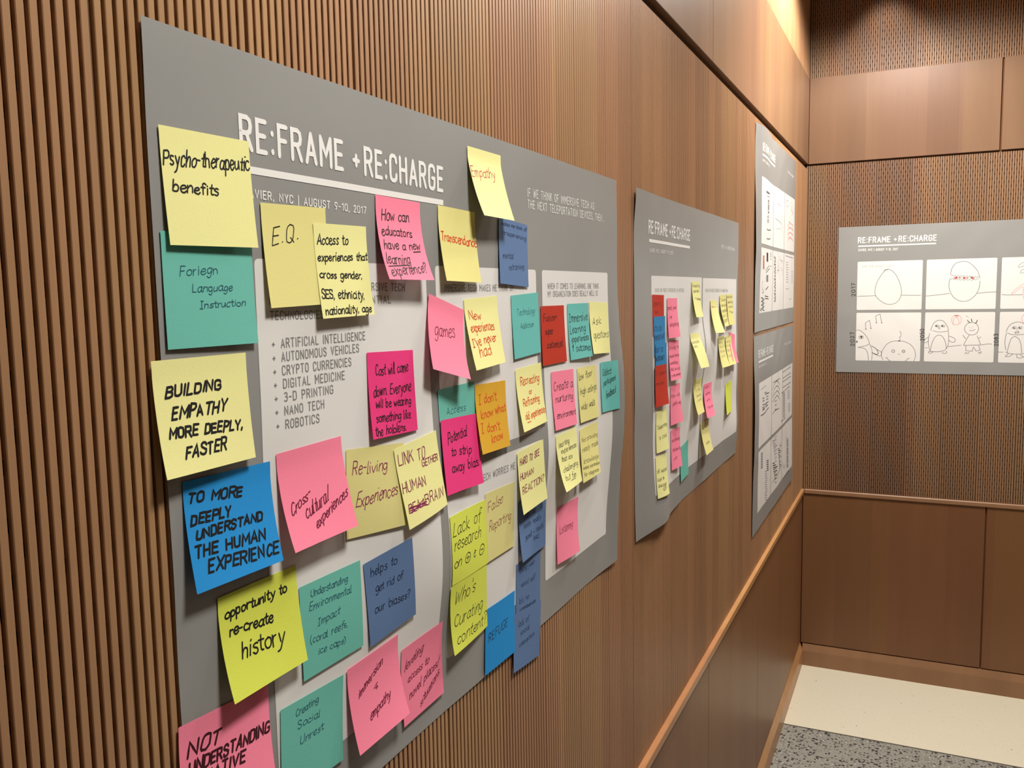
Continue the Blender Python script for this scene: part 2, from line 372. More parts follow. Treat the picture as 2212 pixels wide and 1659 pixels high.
# ---------------------------------------------------------------- measured data (paper coordinates in mm)
SHEETS = {
 'p1': {'o': [0, 0.402, 1.7935], 'w': 0.919, 'h': 0.601, 'G': [[20, 18, 16, 15, 15, 15, 15, 15, 15, 15, 15, 13, 10], [18, 16, 15, 13, 10, 11, 14, 12, 11, 14, 16, 16, 10], [16, 15, 15, 14, 14, 18, 17, 15, 15, 16, 13, 9, 15], [16, 14, 16, 24, 32, 27, 23, 22, 20, 21, 10, 8, 61], [15, 10, 20, 47, 58, 26, 34, 43, 36, 41, 19, 10, 126], [13, 10, 31, 77, 109, 56, 44, 64, 70, 65, 33, 20, 143], [13, 14, 33, 61, 96, 89, 47, 28, 25, 36, 25, 12, 93], [13, 11, 17, 14, 13, 40, 32, 12, 8, 20, 1, -20, 75], [15, 11, 10, 10, 8, 14, 16, 11, 10, 13, 9, 18, 61]], 'S': [[0, 0, 0, 0, 0, 0, 0, 0, 0, 0, 0, 0, 0], [0, 0, 0, 1, 1, 0, 0, -1, 0, 3, 6, 8, 8], [0, 0, -1, 0, 0, 0, -1, -2, 1, 6, 9, 6, -2], [0, -2, -4, -4, -2, -2, -5, -6, 3, 21, 29, 14, -18], [0, -4, -7, -4, 0, -2, -15, -20, 7, 58, 88, 56, -19], [0, -6, -8, 0, 9, 1, -26, -37, 7, 88, 127, 68, -46], [0, -7, -6, 6, 18, 7, -28, -43, 3, 69, 66, -24, -121], [0, -6, -5, 7, 19, 9, -22, -35, -8, 3, -63, -160, -180], [0, -5, -5, 4, 13, 4, -19, -31, -30, -66, -164, -241, -199]]},
 'p2': {'o': [0, 1.412, 1.7915], 'w': 0.912, 'h': 0.601, 'G': [[50, 36, 19, 14, 14, 15, 15, 15, 15, 15, 17, 25, 30], [10, 9, 11, 13, 15, 20, 29, 30, 21, 16, 16, 19, 21], [10, 10, 11, 14, 15, 15, 15, 15, 15, 16, 15, 12, 10], [10, 20, 23, 18, 16, 15, 16, 17, 18, 20, 18, 11, 7], [12, 34, 38, 24, 21, 44, 92, 99, 57, 32, 24, 20, 19], [11, 31, 36, 23, 17, 19, 25, 27, 27, 29, 28, 30, 34], [9, 29, 40, 23, 17, 14, 18, 21, 25, 30, 27, 23, 22], [8, 49, 90, 37, 21, 3, 5, 14, 17, 20, 26, 47, 64], [20, 95, 164, 59, 26, -6, 0, 14, 13, 10, 13, 22, 28]], 'S': [[0, 0, 0, 0, 0, 0, 0, 0, 0, 0, 0, 0, 0], [0, 0, 0, 0, 0, 0, 0, 0, 0, 1, 0, 0, 0], [0, 0, 0, 0, 0, -1, -2, -1, 0, 1, 1, 0, -1], [0, 0, 1, 1, 1, 0, 0, 0, 1, 1, 1, 1, 1], [0, 0, 1, 2, 2, 2, 1, -1, -4, -5, -2, 3, 8], [0, 0, -2, -7, -18, -34, -50, -62, -62, -50, -27, 0, 18], [0, -1, -9, -30, -72, -129, -182, -208, -195, -152, -93, -38, 0], [0, -3, -15, -48, -111, -196, -273, -306, -286, -231, -170, -117, -76], [0, -2, -12, -38, -88, -155, -215, -242, -231, -204, -183, -168, -146]]},
 'p3': {'o': [0, 2.575, 2.0885], 'w': 0.882, 'h': 0.594, 'G': [[12, 109, 123, 75, 32, 17, 17, 19, 20, 20, 18, 16, 15], [3, 85, 99, 60, 27, 15, 16, 18, 19, 19, 18, 16, 15], [10, 69, 78, 50, 24, 16, 15, 17, 18, 19, 18, 16, 15], [31, 70, 75, 51, 28, 17, 15, 16, 17, 18, 17, 16, 15], [50, 76, 76, 54, 31, 19, 15, 15, 16, 17, 17, 16, 15], [52, 67, 65, 49, 31, 20, 15, 15, 16, 17, 17, 16, 15], [41, 46, 43, 35, 26, 19, 16, 15, 16, 17, 17, 16, 15], [32, 28, 25, 24, 23, 19, 16, 15, 16, 17, 17, 15, 15], [30, 22, 19, 21, 22, 20, 16, 15, 16, 17, 17, 16, 15]], 'S': None},
 'p4': {'o': [0, 2.578, 1.483], 'w': 0.882, 'h': 0.597, 'G': [[10, 17, 24, 26, 24, 21, 19, 18, 18, 19, 18, 16, 15], [28, 30, 31, 30, 28, 24, 21, 19, 19, 20, 18, 15, 14], [52, 47, 38, 34, 33, 29, 25, 22, 22, 22, 19, 15, 13], [68, 57, 43, 37, 37, 35, 30, 27, 27, 25, 20, 15, 12], [68, 56, 42, 38, 40, 39, 34, 32, 30, 27, 22, 17, 15], [55, 47, 38, 36, 39, 39, 37, 35, 33, 30, 26, 23, 22], [39, 37, 34, 34, 36, 38, 38, 38, 35, 32, 31, 32, 33], [26, 31, 33, 33, 34, 36, 39, 40, 37, 34, 36, 41, 44], [20, 28, 32, 32, 31, 34, 38, 40, 37, 34, 38, 46, 50]], 'S': None},
 'p5': {'o': [0.127, 3.81, 1.862], 'w': 0.905, 'h': 0.589, 'G': [[15, 15, 15, 15], [15, 15, 15, 15], [15, 15, 15, 15], [15, 15, 15, 15]], 'S': None},
}
POSTER_LABEL = {
 'p1': 'large grey RE:FRAME + RE:CHARGE poster nearest the camera, covered in sticky notes',
 'p2': 'second grey poster on the ribbed wall, two white panels and a column of pink notes',
 'p3': 'upper grey poster of six sketch panels beside the room corner, under the fascia',
 'p4': 'lower grey poster of six sketch panels beside the room corner, above the wainscot',
 'p5': 'grey poster on the far wall with egg and penguin sketches'}
_c5 = [(.0745, .3132), (.3273, .5695), (.5850, .8265)]; _c3 = [(.0805, .3335), (.3405, .5850), (.5920, .8600)]
PANELS = {
 'p1': [(.0907, .1435, .3302, .547), (.3477, .1435, .5959, .3425), (.3477, .3560, .5959, .547), (.6149, .1435, .8738, .547)],
 'p2': [(.1035, .1435, .4975, .5425), (.5075, .1445, .8950, .5425)],
 'p3': [(a, t0, b, t1) for t0, t1 in ((.1405, .3345), (.346, .540)) for a, b in _c3],
 'p4': [(a, t0, b, t1) for t0, t1 in ((.1445, .343), (.354, .542)) for a, b in _c3],
 'p5': [(a, t0, b, t1) for t0, t1 in ((.1405, .3345), (.3462, .5400)) for a, b in _c5]}

BARS = [
 ['p1', [[74.6, 78.7], [368.2, 78.2], [368.0, 83.4], [74.2, 83.9]]],
 ['p2', [[89.9, 79.4], [383.6, 80.2], [384.0, 85.6], [90.1, 85.0]]],
 ['p3', [[76, 77], [359, 77], [359, 82.5], [76, 82.5]]],
 ['p4', [[76, 77], [359, 77], [359, 82.5], [76, 82.5]]],
 ['p5', [[75.0, 75.9], [357.8, 75.9], [357.9, 80.9], [75.1, 81.2]]]]
TEXT = [
 ['p1', 'RE:FRAME +RE:CHARGE', 82.8, 66.9, 366.7, 69.2, 21.8, 'w', 3.6],
 ['p1', 'XAVIER, NYC | AUGUST 9-10, 2017', 83.0, 100.3, 232.7, 101.6, 5.6, 'w', 1.0],
 ['p1', 'IF WE THINK OF IMMERSIVE TECH AS', 575.6, 55.9, 811.6, 53.2, 9.7, 'w', 1.15],
 ['p1', 'THE NEXT TELEPORTATION DEVICES, THEN...', 576.2, 69.4, 857.5, 67.7, 9.5, 'w', 1.15],
 ['p1', 'WHEN COMBINED WITH IMMERSIVE TECH', 105.1, 165.6, 291.4, 167.6, 6.4, 'g', 1.05],
 ['p1', 'OTHER HIGHLY EXPONENTIAL', 105.3, 177.1, 267.0, 178.5, 6.4, 'g', 1.05],
 ['p1', 'TECHNOLOGIES:', 105.5, 187.8, 171.2, 188.9, 6.0, 'g', 1.05],
 ['p1', '+ ARTIFICIAL INTELLIGENCE', 106.0, 209.2, 223.9, 209.1, 6.6, 'g', 1.05],
 ['p1', '+ AUTONOMOUS VEHICLES', 106.0, 219.5, 214.1, 219.0, 6.6, 'g', 1.05],
 ['p1', '+ CRYPTO CURRENCIES', 106.0, 229.7, 202.5, 229.9, 6.6, 'g', 1.05],
 ['p1', '+ DIGITAL MEDICINE', 106.0, 239.7, 192.7, 240.4, 6.6, 'g', 1.05],
 ['p1', '+ 3-D PRINTING', 106.1, 249.8, 176.8, 250.4, 6.5, 'g', 1.05],
 ['p1', '+ NANO TECH', 106.2, 260.1, 164.1, 260.9, 6.5, 'g', 1.05],
 ['p1', '+ ROBOTICS', 106.7, 270.6, 157.0, 271.5, 6.5, 'g', 1.05],
 ['p1', 'IMMERSIVE TECH MAKES ME THINK OF:', 365.2, 168.6, 532.1, 168.9, 6.7, 'g', 1.0],
 ['p1', 'WHEN IT COMES TO LEARNING, ONE THING', 633.6, 167.1, 831.1, 167.1, 7.0, 'g', 1.0],
 ['p1', 'MY ORGANIZATION DOES REALLY WELL IS:', 633.7, 177.4, 828.7, 177.5, 7.0, 'g', 1.0],
 ['p1', 'IMMERSIVE TECH WORRIES ME BECAUSE:', 377.0, 376.3, 571.2, 378.9, 7.4, 'g', 1.0],
 ['p2', 'RE:FRAME +RE:CHARGE', 86.3, 68.7, 380.9, 69.1, 20.3, 'w', 3.6],
 ['p2', 'XAVIER, NYC | AUGUST 9-10, 2017', 94.2, 101.9, 253.1, 101.7, 5.9, 'w', 1.1],
 ['p2', 'FIRST, MY UNDERSTANDING', 700.4, 71.9, 862.6, 73.7, 7.3, 'w', 1.1],
 ['p2', 'BASED ON THESE EXPERIENCES, WE NOTICED:', 127.8, 172.1, 340.0, 173.5, 6.1, 'l', 1.0],
 ['p2', 'BASED ON THESE EXPERIENCES, WE WONDER HOW:', 534.6, 175.1, 782.2, 176.8, 6.7, 'l', 1.0],
 ['p3', 'RE:FRAME +RE:CHARGE', 76, 67, 359, 67.5, 20.5, 'w', 3.6],
 ['p3', 'XAVIER, NYC | AUGUST 9-10, 2017', 76.5, 98, 222, 98.5, 6.0, 'w', 1.1],
 ['p3', 'FINALLY, OUR JOURNEY', 658.8, 64.6, 806.3, 67.7, 6.5, 'w', 1.6],
 ['p4', 'RE:FRAME +RE:CHARGE', 76, 67, 359, 67.5, 20.5, 'w', 3.6],
 ['p4', 'XAVIER, NYC | AUGUST 9-10, 2017', 76.5, 98, 222, 98.5, 6.0, 'w', 1.1],
 ['p4', 'FINALLY, OUR JOURNEY', 635.9, 63.5, 808.4, 64.6, 6.8, 'w', 1.6],
 ['p5', 'RE:FRAME +RE:CHARGE', 75.4, 64.9, 357.5, 66.4, 20.7, 'w', 3.7],
 ['p5', 'XAVIER, NYC | AUGUST 9-10, 2017', 76.1, 97.9, 222.2, 99.3, 8.8, 'w', 1.3],
 ['p5', 'HOW YOUR JOURNEY STARTS', 92.7, 163.3, 208.7, 163.9, 6.6, 'l', 0.9],
 ['p5', '2017', 68.9, 278.3, 66.5, 226.2, 17, 'k', 2.0],
 ['p5', '2027', 69.2, 480.4, 66.4, 424.9, 17, 'k', 2.0],
 ['p5', '2050', 326.9, 456.6, 324.3, 411.7, 17, 'k', 2.0],
 ['p5', '2083', 584.1, 475.7, 581.3, 430.3, 17, 'k', 2.0]]
STROKES = [
 ['p5', 'k', 1.6, 1, [[174.3, 180.8], [159.7, 202.6], [147.3, 228.0], [141.8, 256.0], [144.5, 277.1], [157.5, 293.7], [177.4, 308.1], [198.0, 313.4], [218.3, 308.5], [231.8, 294.7], [238.4, 276.3], [238.9, 255.4], [231.1, 225.1], [217.6, 197.0], [202.2, 179.3], [189.2, 173.6], [178.5, 174.7], [173.2, 181.5]]],
 ['p5', 'k', 1.2, 0, [[174.3, 181.5], [181.7, 173.8], [183.3, 177.6], [189.2, 174.0]]],
 ['p5', 'k', 1.6, 0, [[76.4, 279.2], [109.1, 278.5], [143.0, 277.8]]],
 ['p5', 'k', 1.6, 0, [[238.8, 277.4], [279.2, 278.7], [309.6, 278.8]]],
 ['p5', 'k', 1.6, 1, [[412.0, 199.7], [414.8, 179.7], [424.7, 161.4], [438.3, 153.4], [455.5, 150.8], [472.8, 155.2], [490.5, 170.3], [504.7, 189.8], [511.5, 209.2], [513.1, 216.1]]],
 ['p5', 'k', 1.1, 0, [[412.7, 199.8], [416.4, 206.8], [420.7, 201.1], [424.4, 207.8], [428.8, 203.3], [433.1, 208.8], [438.2, 204.3], [442.8, 209.0], [447.5, 204.5], [452.2, 209.6], [457.2, 204.7], [462.6, 210.3], [467.6, 205.8], [472.9, 210.5], [477.9, 206.4], [483.2, 211.5], [488.3, 207.8], [492.6, 214.5], [496.9, 209.6], [501.5, 215.0], [505.4, 209.0], [510.7, 216.0]]],
 ['p5', 'k', 1.1, 0, [[409.6, 215.2], [414.3, 219.2], [417.6, 213.8], [423.0, 220.5], [428.1, 216.8], [433.5, 221.9], [440.3, 218.2], [445.7, 223.0], [452.5, 219.3], [457.8, 224.0], [464.6, 219.6], [471.6, 223.6], [478.4, 220.6], [485.4, 224.7], [492.1, 220.2], [499.0, 223.4], [505.7, 218.6], [510.9, 221.4]]],
 ['p5', 'red', 2.6, 0, [[429.1, 212.9], [431.7, 209.5], [434.0, 216.5], [436.7, 212.3], [433.6, 211.9], [430.5, 215.3]]],
 ['p5', 'red', 1.5, 0, [[422.8, 213.9], [425.5, 210.5], [427.8, 217.5], [430.5, 213.4], [427.3, 212.9], [424.3, 216.3]]],
 ['p5', 'red', 1.5, 0, [[440.2, 213.2], [442.9, 209.8], [445.2, 216.8], [447.8, 212.6], [444.7, 212.1], [441.6, 215.6]]],
 ['p5', 'red', 2.6, 0, [[455.8, 214.7], [458.5, 211.3], [460.8, 218.3], [463.4, 214.1], [460.3, 213.7], [457.3, 217.1]]],
 ['p5', 'red', 1.5, 0, [[466.1, 214.6], [468.8, 211.2], [471.1, 218.2], [473.7, 214.0], [470.6, 213.5], [467.6, 216.9]]],
 ['p5', 'red', 2.6, 0, [[481.6, 214.2], [484.2, 210.8], [486.5, 217.8], [489.1, 213.6], [486.0, 213.1], [483.1, 216.5]]],
 ['p5', 'red', 1.5, 0, [[486.8, 217.0], [489.5, 213.6], [491.8, 220.6], [494.4, 216.4], [491.3, 216.0], [488.3, 219.3]]],
 ['p5', 'k', 1.6, 1, [[409.7, 218.3], [407.5, 237.7], [409.5, 257.1], [417.8, 277.5], [430.5, 293.2], [446.5, 302.4], [462.1, 304.5], [477.5, 300.9], [492.7, 289.5], [504.1, 274.3], [511.4, 255.2], [513.4, 236.0], [512.8, 227.6]]],
 ['p5', 'k', 1.6, 0, [[327.9, 281.6], [343.9, 281.0], [410.7, 273.5]]],
 ['p5', 'k', 1.6, 0, [[504.1, 274.3], [538.0, 271.0], [571.1, 270.0]]],
 ['p5', 'k', 1.3, 1, [[657.7, 160.2], [647.7, 165.6], [640.8, 174.7], [639.9, 178.5], [648.2, 178.0], [658.2, 173.4]]],
 ['p5', 'k', 1.3, 1, [[658.6, 186.5], [651.9, 189.3], [647.2, 197.5], [649.0, 201.3], [659.1, 198.5]]],
 ['p5', 'pinkred', 1.3, 1, [[660.7, 241.0], [644.3, 252.0], [629.9, 265.0], [621.5, 279.2], [631.9, 272.6], [647.8, 257.7], [661.1, 252.3]]],
 ['p5', 'pinkred', 1.5, 1, [[661.2, 256.1], [658.8, 269.3], [660.0, 291.9], [662.8, 298.8]]],
 ['p5', 'k', 1.6, 0, [[588.9, 280.2], [605.6, 282.4], [656.9, 281.7]]],
 ['p5', 'k', 1.6, 0, [[111.4, 412.2], [108.8, 387.3], [124.5, 376.3], [129.7, 408.2]]],
 ['p5', 'k', 1.6, 0, [[150.2, 386.3], [146.9, 358.9], [163.3, 351.8], [169.4, 386.3]]],
 ['p5', 'kk', 2.6, 0, [[110.2, 412.2], [112.7, 412.6]]],
 ['p5', 'kk', 2.6, 0, [[128.9, 408.6], [131.4, 409.1]]],
 ['p5', 'kk', 2.6, 0, [[148.9, 386.3], [151.4, 386.7]]],
 ['p5', 'kk', 2.6, 0, [[168.6, 386.8], [171.0, 387.2]]],
 ['p5', 'k', 1.6, 1, [[76.1, 417.1], [84.8, 416.6], [95.2, 421.5], [106.7, 432.5], [116.3, 445.7], [122.2, 456.7], [126.7, 472.2], [131.4, 483.2], [135.8, 496.4], [137.4, 514.1], [135.7, 538.4]]],
 ['p5', 'k', 1.6, 1, [[83.2, 484.7], [100.7, 483.0], [112.9, 478.9], [126.7, 472.2]]],
 ['p5', 'k', 1.6, 1, [[83.3, 488.5], [98.7, 489.0], [111.2, 493.3], [118.6, 505.4], [122.0, 520.9], [123.5, 538.6]]],
 ['p5', 'kk', 1.3, 1, [[86.4, 443.6], [89.4, 440.3], [97.6, 439.2], [102.3, 443.6], [99.9, 450.2], [91.7, 451.4], [86.5, 448.1], [86.4, 443.6]]],
 ['p5', 'kk', 4, 0, [[92.6, 442.5], [96.7, 443.6], [94.1, 448.0]]],
 ['p5', 'kk', 2.5, 0, [[76.5, 460.3], [80.6, 462.5], [78.7, 467.0], [75.5, 464.8]]],
 ['p5', 'kk', 2, 1, [[133.4, 479.8], [145.8, 487.5], [154.1, 495.1], [159.5, 507.2], [156.6, 514.9], [148.4, 512.8], [136.1, 507.4]]],
 ['p5', 'k', 1.6, 1, [[152.1, 494.0], [164.4, 499.4], [171.0, 504.8], [170.8, 515.8], [166.9, 520.7], [158.7, 519.3], [142.3, 511.3]]],
 ['p5', 'k', 1.6, 1, [[177.4, 535.6], [172.0, 520.2], [172.7, 507.0], [178.4, 491.5], [190.0, 473.8], [205.9, 463.2], [223.8, 459.4], [235.7, 459.3], [253.7, 461.4], [271.7, 469.9], [285.8, 482.8], [294.1, 499.0], [297.0, 516.3], [295.0, 529.4], [291.3, 539.2]]],
 ['p5', 'k', 1.5, 1, [[235.7, 459.3], [239.5, 451.7], [236.4, 445.1], [241.2, 440.8], [242.1, 429.9], [237.1, 420.1]]],
 ['p5', 'kk', 4, 0, [[233.7, 459.3], [238.1, 459.7]]],
 ['p5', 'kk', 1.6, 1, [[209.6, 500.4], [214.1, 494.6], [220.0, 498.1], [219.3, 504.2], [214.3, 505.8], [209.6, 500.4]]],
 ['p5', 'kk', 1.6, 1, [[247.1, 500.6], [251.6, 494.9], [257.4, 498.3], [256.8, 504.4], [251.8, 506.0], [247.1, 500.6]]],
 ['p5', 'kk', 1.6, 0, [[251.1, 501.6], [254.2, 499.0]]],
 ['p5', 'k', 1.4, 1, [[233.1, 511.7], [236.1, 513.8], [239.5, 511.6]]],
 ['p5', 'k', 1.6, 0, [[187.7, 528.4], [192.3, 527.0], [197.6, 535.2], [204.7, 540.6]]],
 ['p5', 'k', 1.6, 0, [[274.9, 530.1], [271.3, 528.0], [265.5, 535.3], [259.7, 540.4]]],
 ['p5', 'k', 1.6, 1, [[348.3, 417.7], [352.3, 403.2], [359.4, 387.6], [370.0, 379.2], [379.7, 377.3], [391.7, 380.4], [401.7, 392.5], [408.6, 405.7], [411.1, 418.9]]],
 ['p5', 'k', 1.6, 1, [[356.0, 418.2], [371.3, 422.5], [388.6, 423.0], [410.1, 419.6]]],
 ['p5', 'k', 1.6, 1, [[344.9, 428.6], [341.9, 446.8], [341.6, 466.2], [344.3, 485.6], [348.4, 498.9]]],
 ['p5', 'k', 1.6, 1, [[411.2, 422.5], [412.6, 446.5], [412.6, 468.1], [408.7, 482.6], [401.5, 493.5], [390.9, 498.5], [373.6, 501.1], [348.5, 500.2]]],
 ['p5', 'k', 1.6, 1, [[348.4, 498.9], [352.2, 478.2], [359.2, 454.0], [368.5, 439.4], [379.3, 435.8], [389.1, 439.3], [398.2, 453.7], [404.1, 473.0], [405.3, 489.8]]],
 ['p5', 'k', 1.6, 1, [[342.5, 443.1], [335.0, 448.0], [327.5, 455.4], [325.5, 463.9], [332.1, 465.1], [341.4, 458.9]]],
 ['p5', 'k', 1.6, 1, [[412.8, 439.2], [423.7, 442.8], [433.5, 448.7], [436.3, 455.9], [432.8, 462.6], [422.1, 462.0], [412.9, 454.9]]],
 ['p5', 'k', 1.6, 1, [[358.3, 501.3], [347.4, 500.2], [342.6, 503.1], [345.4, 507.0], [354.1, 506.2], [358.3, 501.3]]],
 ['p5', 'k', 1.6, 1, [[391.0, 502.1], [395.4, 506.9], [404.1, 506.8], [407.8, 502.4], [404.9, 498.3]]],
 ['p5', 'kk', 1.2, 1, [[364.1, 399.6], [369.4, 395.5], [377.1, 398.0], [376.1, 402.8], [369.7, 404.0], [364.1, 399.6]]],
 ['p5', 'kk', 3.5, 0, [[366.9, 399.6], [370.9, 399.9]]],
 ['p5', 'kk', 1.2, 1, [[384.7, 399.6], [390.0, 395.6], [397.6, 398.0], [396.7, 402.8], [390.2, 404.0], [384.7, 399.6]]],
 ['p5', 'kk', 3.5, 0, [[387.5, 399.7], [391.4, 399.9]]],
 ['p5', 'k', 1.3, 1, [[378.3, 403.3], [375.7, 409.3], [379.0, 412.4], [381.1, 408.1], [378.3, 403.3]]],
 ['p5', 'pinkred', 1.4, 1, [[437.0, 357.4], [426.5, 361.4], [421.1, 372.1], [421.4, 381.7], [428.6, 394.2], [440.4, 394.9], [450.8, 388.9], [455.1, 377.0], [451.1, 363.9], [442.4, 357.9], [437.0, 357.4]]],
 ['p5', 'pinkred', 1.4, 1, [[438.3, 363.9], [430.0, 371.0], [426.5, 381.7], [428.6, 395.6]]],
 ['p5', 'pinkred', 1.4, 1, [[437.3, 365.0], [445.0, 374.6], [446.6, 388.9]]],
 ['p5', 'red', 2.4, 0, [[431.8, 360.7], [438.2, 359.8], [443.6, 361.5]]],
 ['p5', 'k', 1.6, 1, [[489.8, 386.7], [477.3, 390.2], [469.2, 400.9], [467.0, 412.8], [472.1, 424.7], [482.9, 433.0], [493.5, 434.6], [506.0, 430.5], [513.0, 419.9], [514.7, 408.0], [510.1, 396.2], [500.4, 387.9], [489.8, 386.7]]],
 ['p5', 'kk', 2.2, 0, [[475.8, 377.1], [480.3, 384.7], [484.5, 385.4]]],
 ['p5', 'kk', 2.4, 0, [[489.4, 372.4], [490.1, 380.7], [492.9, 382.4]]],
 ['p5', 'kk', 2.4, 0, [[509.5, 377.2], [506.7, 387.9], [502.5, 387.9]]],
 ['p5', 'k', 1.6, 0, [[483.1, 404.4], [484.3, 404.4]]],
 ['p5', 'k', 1.6, 0, [[494.6, 402.6], [495.8, 402.6]]],
 ['p5', 'k', 1.6, 0, [[489.9, 408.0], [491.2, 408.0]]],
 ['p5', 'k', 1.5, 1, [[484.1, 416.3], [490.9, 418.0], [498.2, 416.3], [502.9, 412.3]]],
 ['p5', 'k', 1.6, 0, [[483.4, 435.4], [474.0, 453.3], [465.2, 475.3]]],
 ['p5', 'k', 1.6, 0, [[465.2, 475.3], [492.7, 474.1], [524.1, 473.1], [517.2, 453.0], [510.4, 438.3]]],
 ['p5', 'k', 1.6, 0, [[461.8, 435.4], [467.3, 442.6], [472.9, 449.7]]],
 ['p5', 'k', 1.6, 0, [[517.0, 447.1], [523.1, 442.3]]],
 ['p5', 'k', 1.6, 0, [[474.1, 475.9], [473.2, 495.1], [495.6, 498.4], [499.6, 480.5], [509.2, 497.1], [523.1, 492.2], [516.9, 475.6]]],
 ['p5', 'k', 1.5, 0, [[471.6, 509.5], [472.4, 503.5], [477.8, 503.9], [481.1, 508.1], [485.1, 500.9]]],
 ['p5', 'k', 1.5, 0, [[519.0, 506.5], [517.8, 501.7], [527.1, 499.2], [526.2, 504.0], [520.0, 506.5]]],
 ['p5', 'k', 1.6, 0, [[411.9, 480.6], [456.7, 474.4]]],
 ['p5', 'k', 1.6, 0, [[525.2, 473.1], [547.0, 468.9], [561.9, 469.3]]],
 ['p5', 'k', 1.5, 0, [[330.6, 486.5], [339.3, 486.4]]],
 ['p5', 'k', 1.0, 0, [[470.0, 360.9], [479.7, 365.3]]],
 ['p5', 'k', 1.6, 1, [[608.3, 423.2], [612.9, 408.0], [622.5, 394.0], [636.5, 386.5], [650.6, 385.2], [666.1, 390.5]]],
 ['p5', 'k', 1.6, 1, [[612.5, 426.7], [628.0, 432.5], [646.3, 433.6], [667.6, 431.2]]],
 ['p5', 'k', 1.6, 1, [[609.5, 427.9], [606.4, 445.5], [605.6, 464.2], [608.6, 491.2]]],
 ['p5', 'k', 1.6, 1, [[614.1, 500.6], [619.2, 473.5], [626.5, 447.7], [637.4, 440.6], [648.8, 446.4], [657.5, 463.8], [662.6, 502.3]]],
 ['p5', 'k', 1.6, 1, [[609.9, 499.4], [622.4, 505.1], [644.9, 507.2], [670.3, 504.5]]],
 ['p5', 'kk', 1.2, 1, [[627.1, 408.0], [633.0, 402.8], [640.8, 404.5], [637.4, 411.5], [627.1, 408.0]]],
 ['p5', 'kk', 3, 0, [[632.1, 405.6], [634.9, 408.4]]],
 ['p5', 'kk', 1.2, 1, [[646.4, 408.0], [652.3, 402.8], [660.0, 404.5], [656.6, 411.4], [646.4, 408.0]]],
 ['p5', 'kk', 3, 0, [[651.3, 405.6], [654.1, 408.4]]],
 ['p5', 'kk', 1.5, 0, [[643.5, 411.5], [645.2, 415.0]]],
 ['p5', 'kk', 1.5, 0, [[637.8, 423.1], [649.9, 420.3], [650.1, 426.1], [637.6, 427.8], [637.8, 423.1]]],
 ['p5', 'k', 1.6, 0, [[618.4, 505.9], [607.5, 517.1], [622.8, 516.2], [632.7, 507.4]]],
 ['p5', 'k', 1.6, 0, [[647.0, 508.3], [647.4, 520.0], [657.6, 522.2], [670.8, 517.4], [657.1, 509.4]]],
 ['p5', 'k', 1.5, 0, [[583.2, 499.8], [600.7, 500.0]]],
 ['p5', 'pinkred', 1.4, 1, [[664.8, 355.8], [658.9, 366.2], [658.4, 377.8], [666.1, 390.5]]],
 ['p3', 'k', 3, 0, [[159.8, 176.0], [244.9, 175.1]]],
 ['p3', 'k', 3, 0, [[165.0, 179.5], [244.9, 177.8]]],
 ['p3', 'k', 2, 0, [[181.1, 188.5], [244.9, 187.3]]],
 ['p3', 'k', 3, 0, [[198.4, 201.8], [214.7, 199.1], [232.1, 197.2]]],
 ['p3', 'k', 3, 0, [[198.9, 205.8], [215.0, 203.2], [232.2, 201.2]]],
 ['p3', 'k', 3, 0, [[199.5, 211.1], [215.4, 208.5], [232.3, 206.7]]],
 ['p3', 'k', 3, 0, [[200.2, 216.4], [215.9, 213.9], [232.4, 212.1]]],
 ['p3', 'k', 3, 0, [[200.8, 220.3], [216.3, 217.9], [232.6, 216.1]]],
 ['p3', 'k', 3, 0, [[201.4, 224.3], [216.7, 221.9], [232.8, 220.2]]],
 ['p3', 'k', 3, 0, [[202.0, 228.3], [217.2, 225.9], [233.1, 224.2]]],
 ['p3', 'k', 3, 0, [[203.0, 234.9], [218.0, 232.6], [233.6, 231.0]]],
 ['p3', 'k', 3, 0, [[203.6, 238.9], [218.5, 236.6], [234.0, 235.0]]],
 ['p3', 'k', 2, 0, [[188.9, 249.3], [209.8, 246.7], [229.8, 245.0]]],
 ['p3', 'k', 2, 0, [[189.3, 253.9], [210.5, 251.4], [230.4, 249.7]]],
 ['p3', 'k', 2, 0, [[189.8, 259.9], [211.3, 257.4], [231.2, 255.7]]],
 ['p3', 'k', 2, 0, [[190.0, 263.9], [211.8, 261.5], [231.8, 259.8]]],
 ['p3', 'k', 2, 0, [[190.1, 267.9], [212.4, 265.5], [232.5, 263.8]]],
 ['p3', 'k', 3, 1, [[184.2, 287.1], [208.8, 289.0], [252.0, 287.2], [277.5, 283.7]]],
 ['p3', 'k', 3, 0, [[186.0, 315.9], [221.5, 316.2], [267.2, 311.9]]],
 ['p3', 'k', 2, 0, [[220.9, 296.5], [223.5, 300.4]]],
 ['p3', 'b', 1.5, 1, [[170.8, 187.5], [170.1, 222.0], [174.6, 275.0], [184.7, 321.3]]],
 ['p3', 'b', 1.5, 1, [[272.5, 175.2], [277.4, 213.2], [270.3, 268.9], [276.2, 315.6]]],
 ['p3', 'b', 2, 1, [[379.7, 242.0], [454.1, 244.3], [507.9, 248.1], [533.5, 255.5], [544.1, 278.9]]],
 ['p3', 'b', 1.5, 1, [[416.2, 194.9], [446.2, 189.5], [510.3, 194.5]]],
 ['p3', 'b', 1.2, 1, [[407.2, 271.9], [458.6, 271.8], [511.3, 267.2]]],
 ['p3', 'pinkred', 2.5, 1, [[753.5, 156.0], [778.4, 168.3], [752.1, 183.1], [806.3, 191.8], [783.1, 201.6]]],
 ['p3', 'pinkred', 2, 0, [[803.2, 163.0], [781.3, 188.9], [800.5, 197.1]]],
 ['p3', 'k', 4, 0, [[709.1, 232.1], [722.1, 231.6]]],
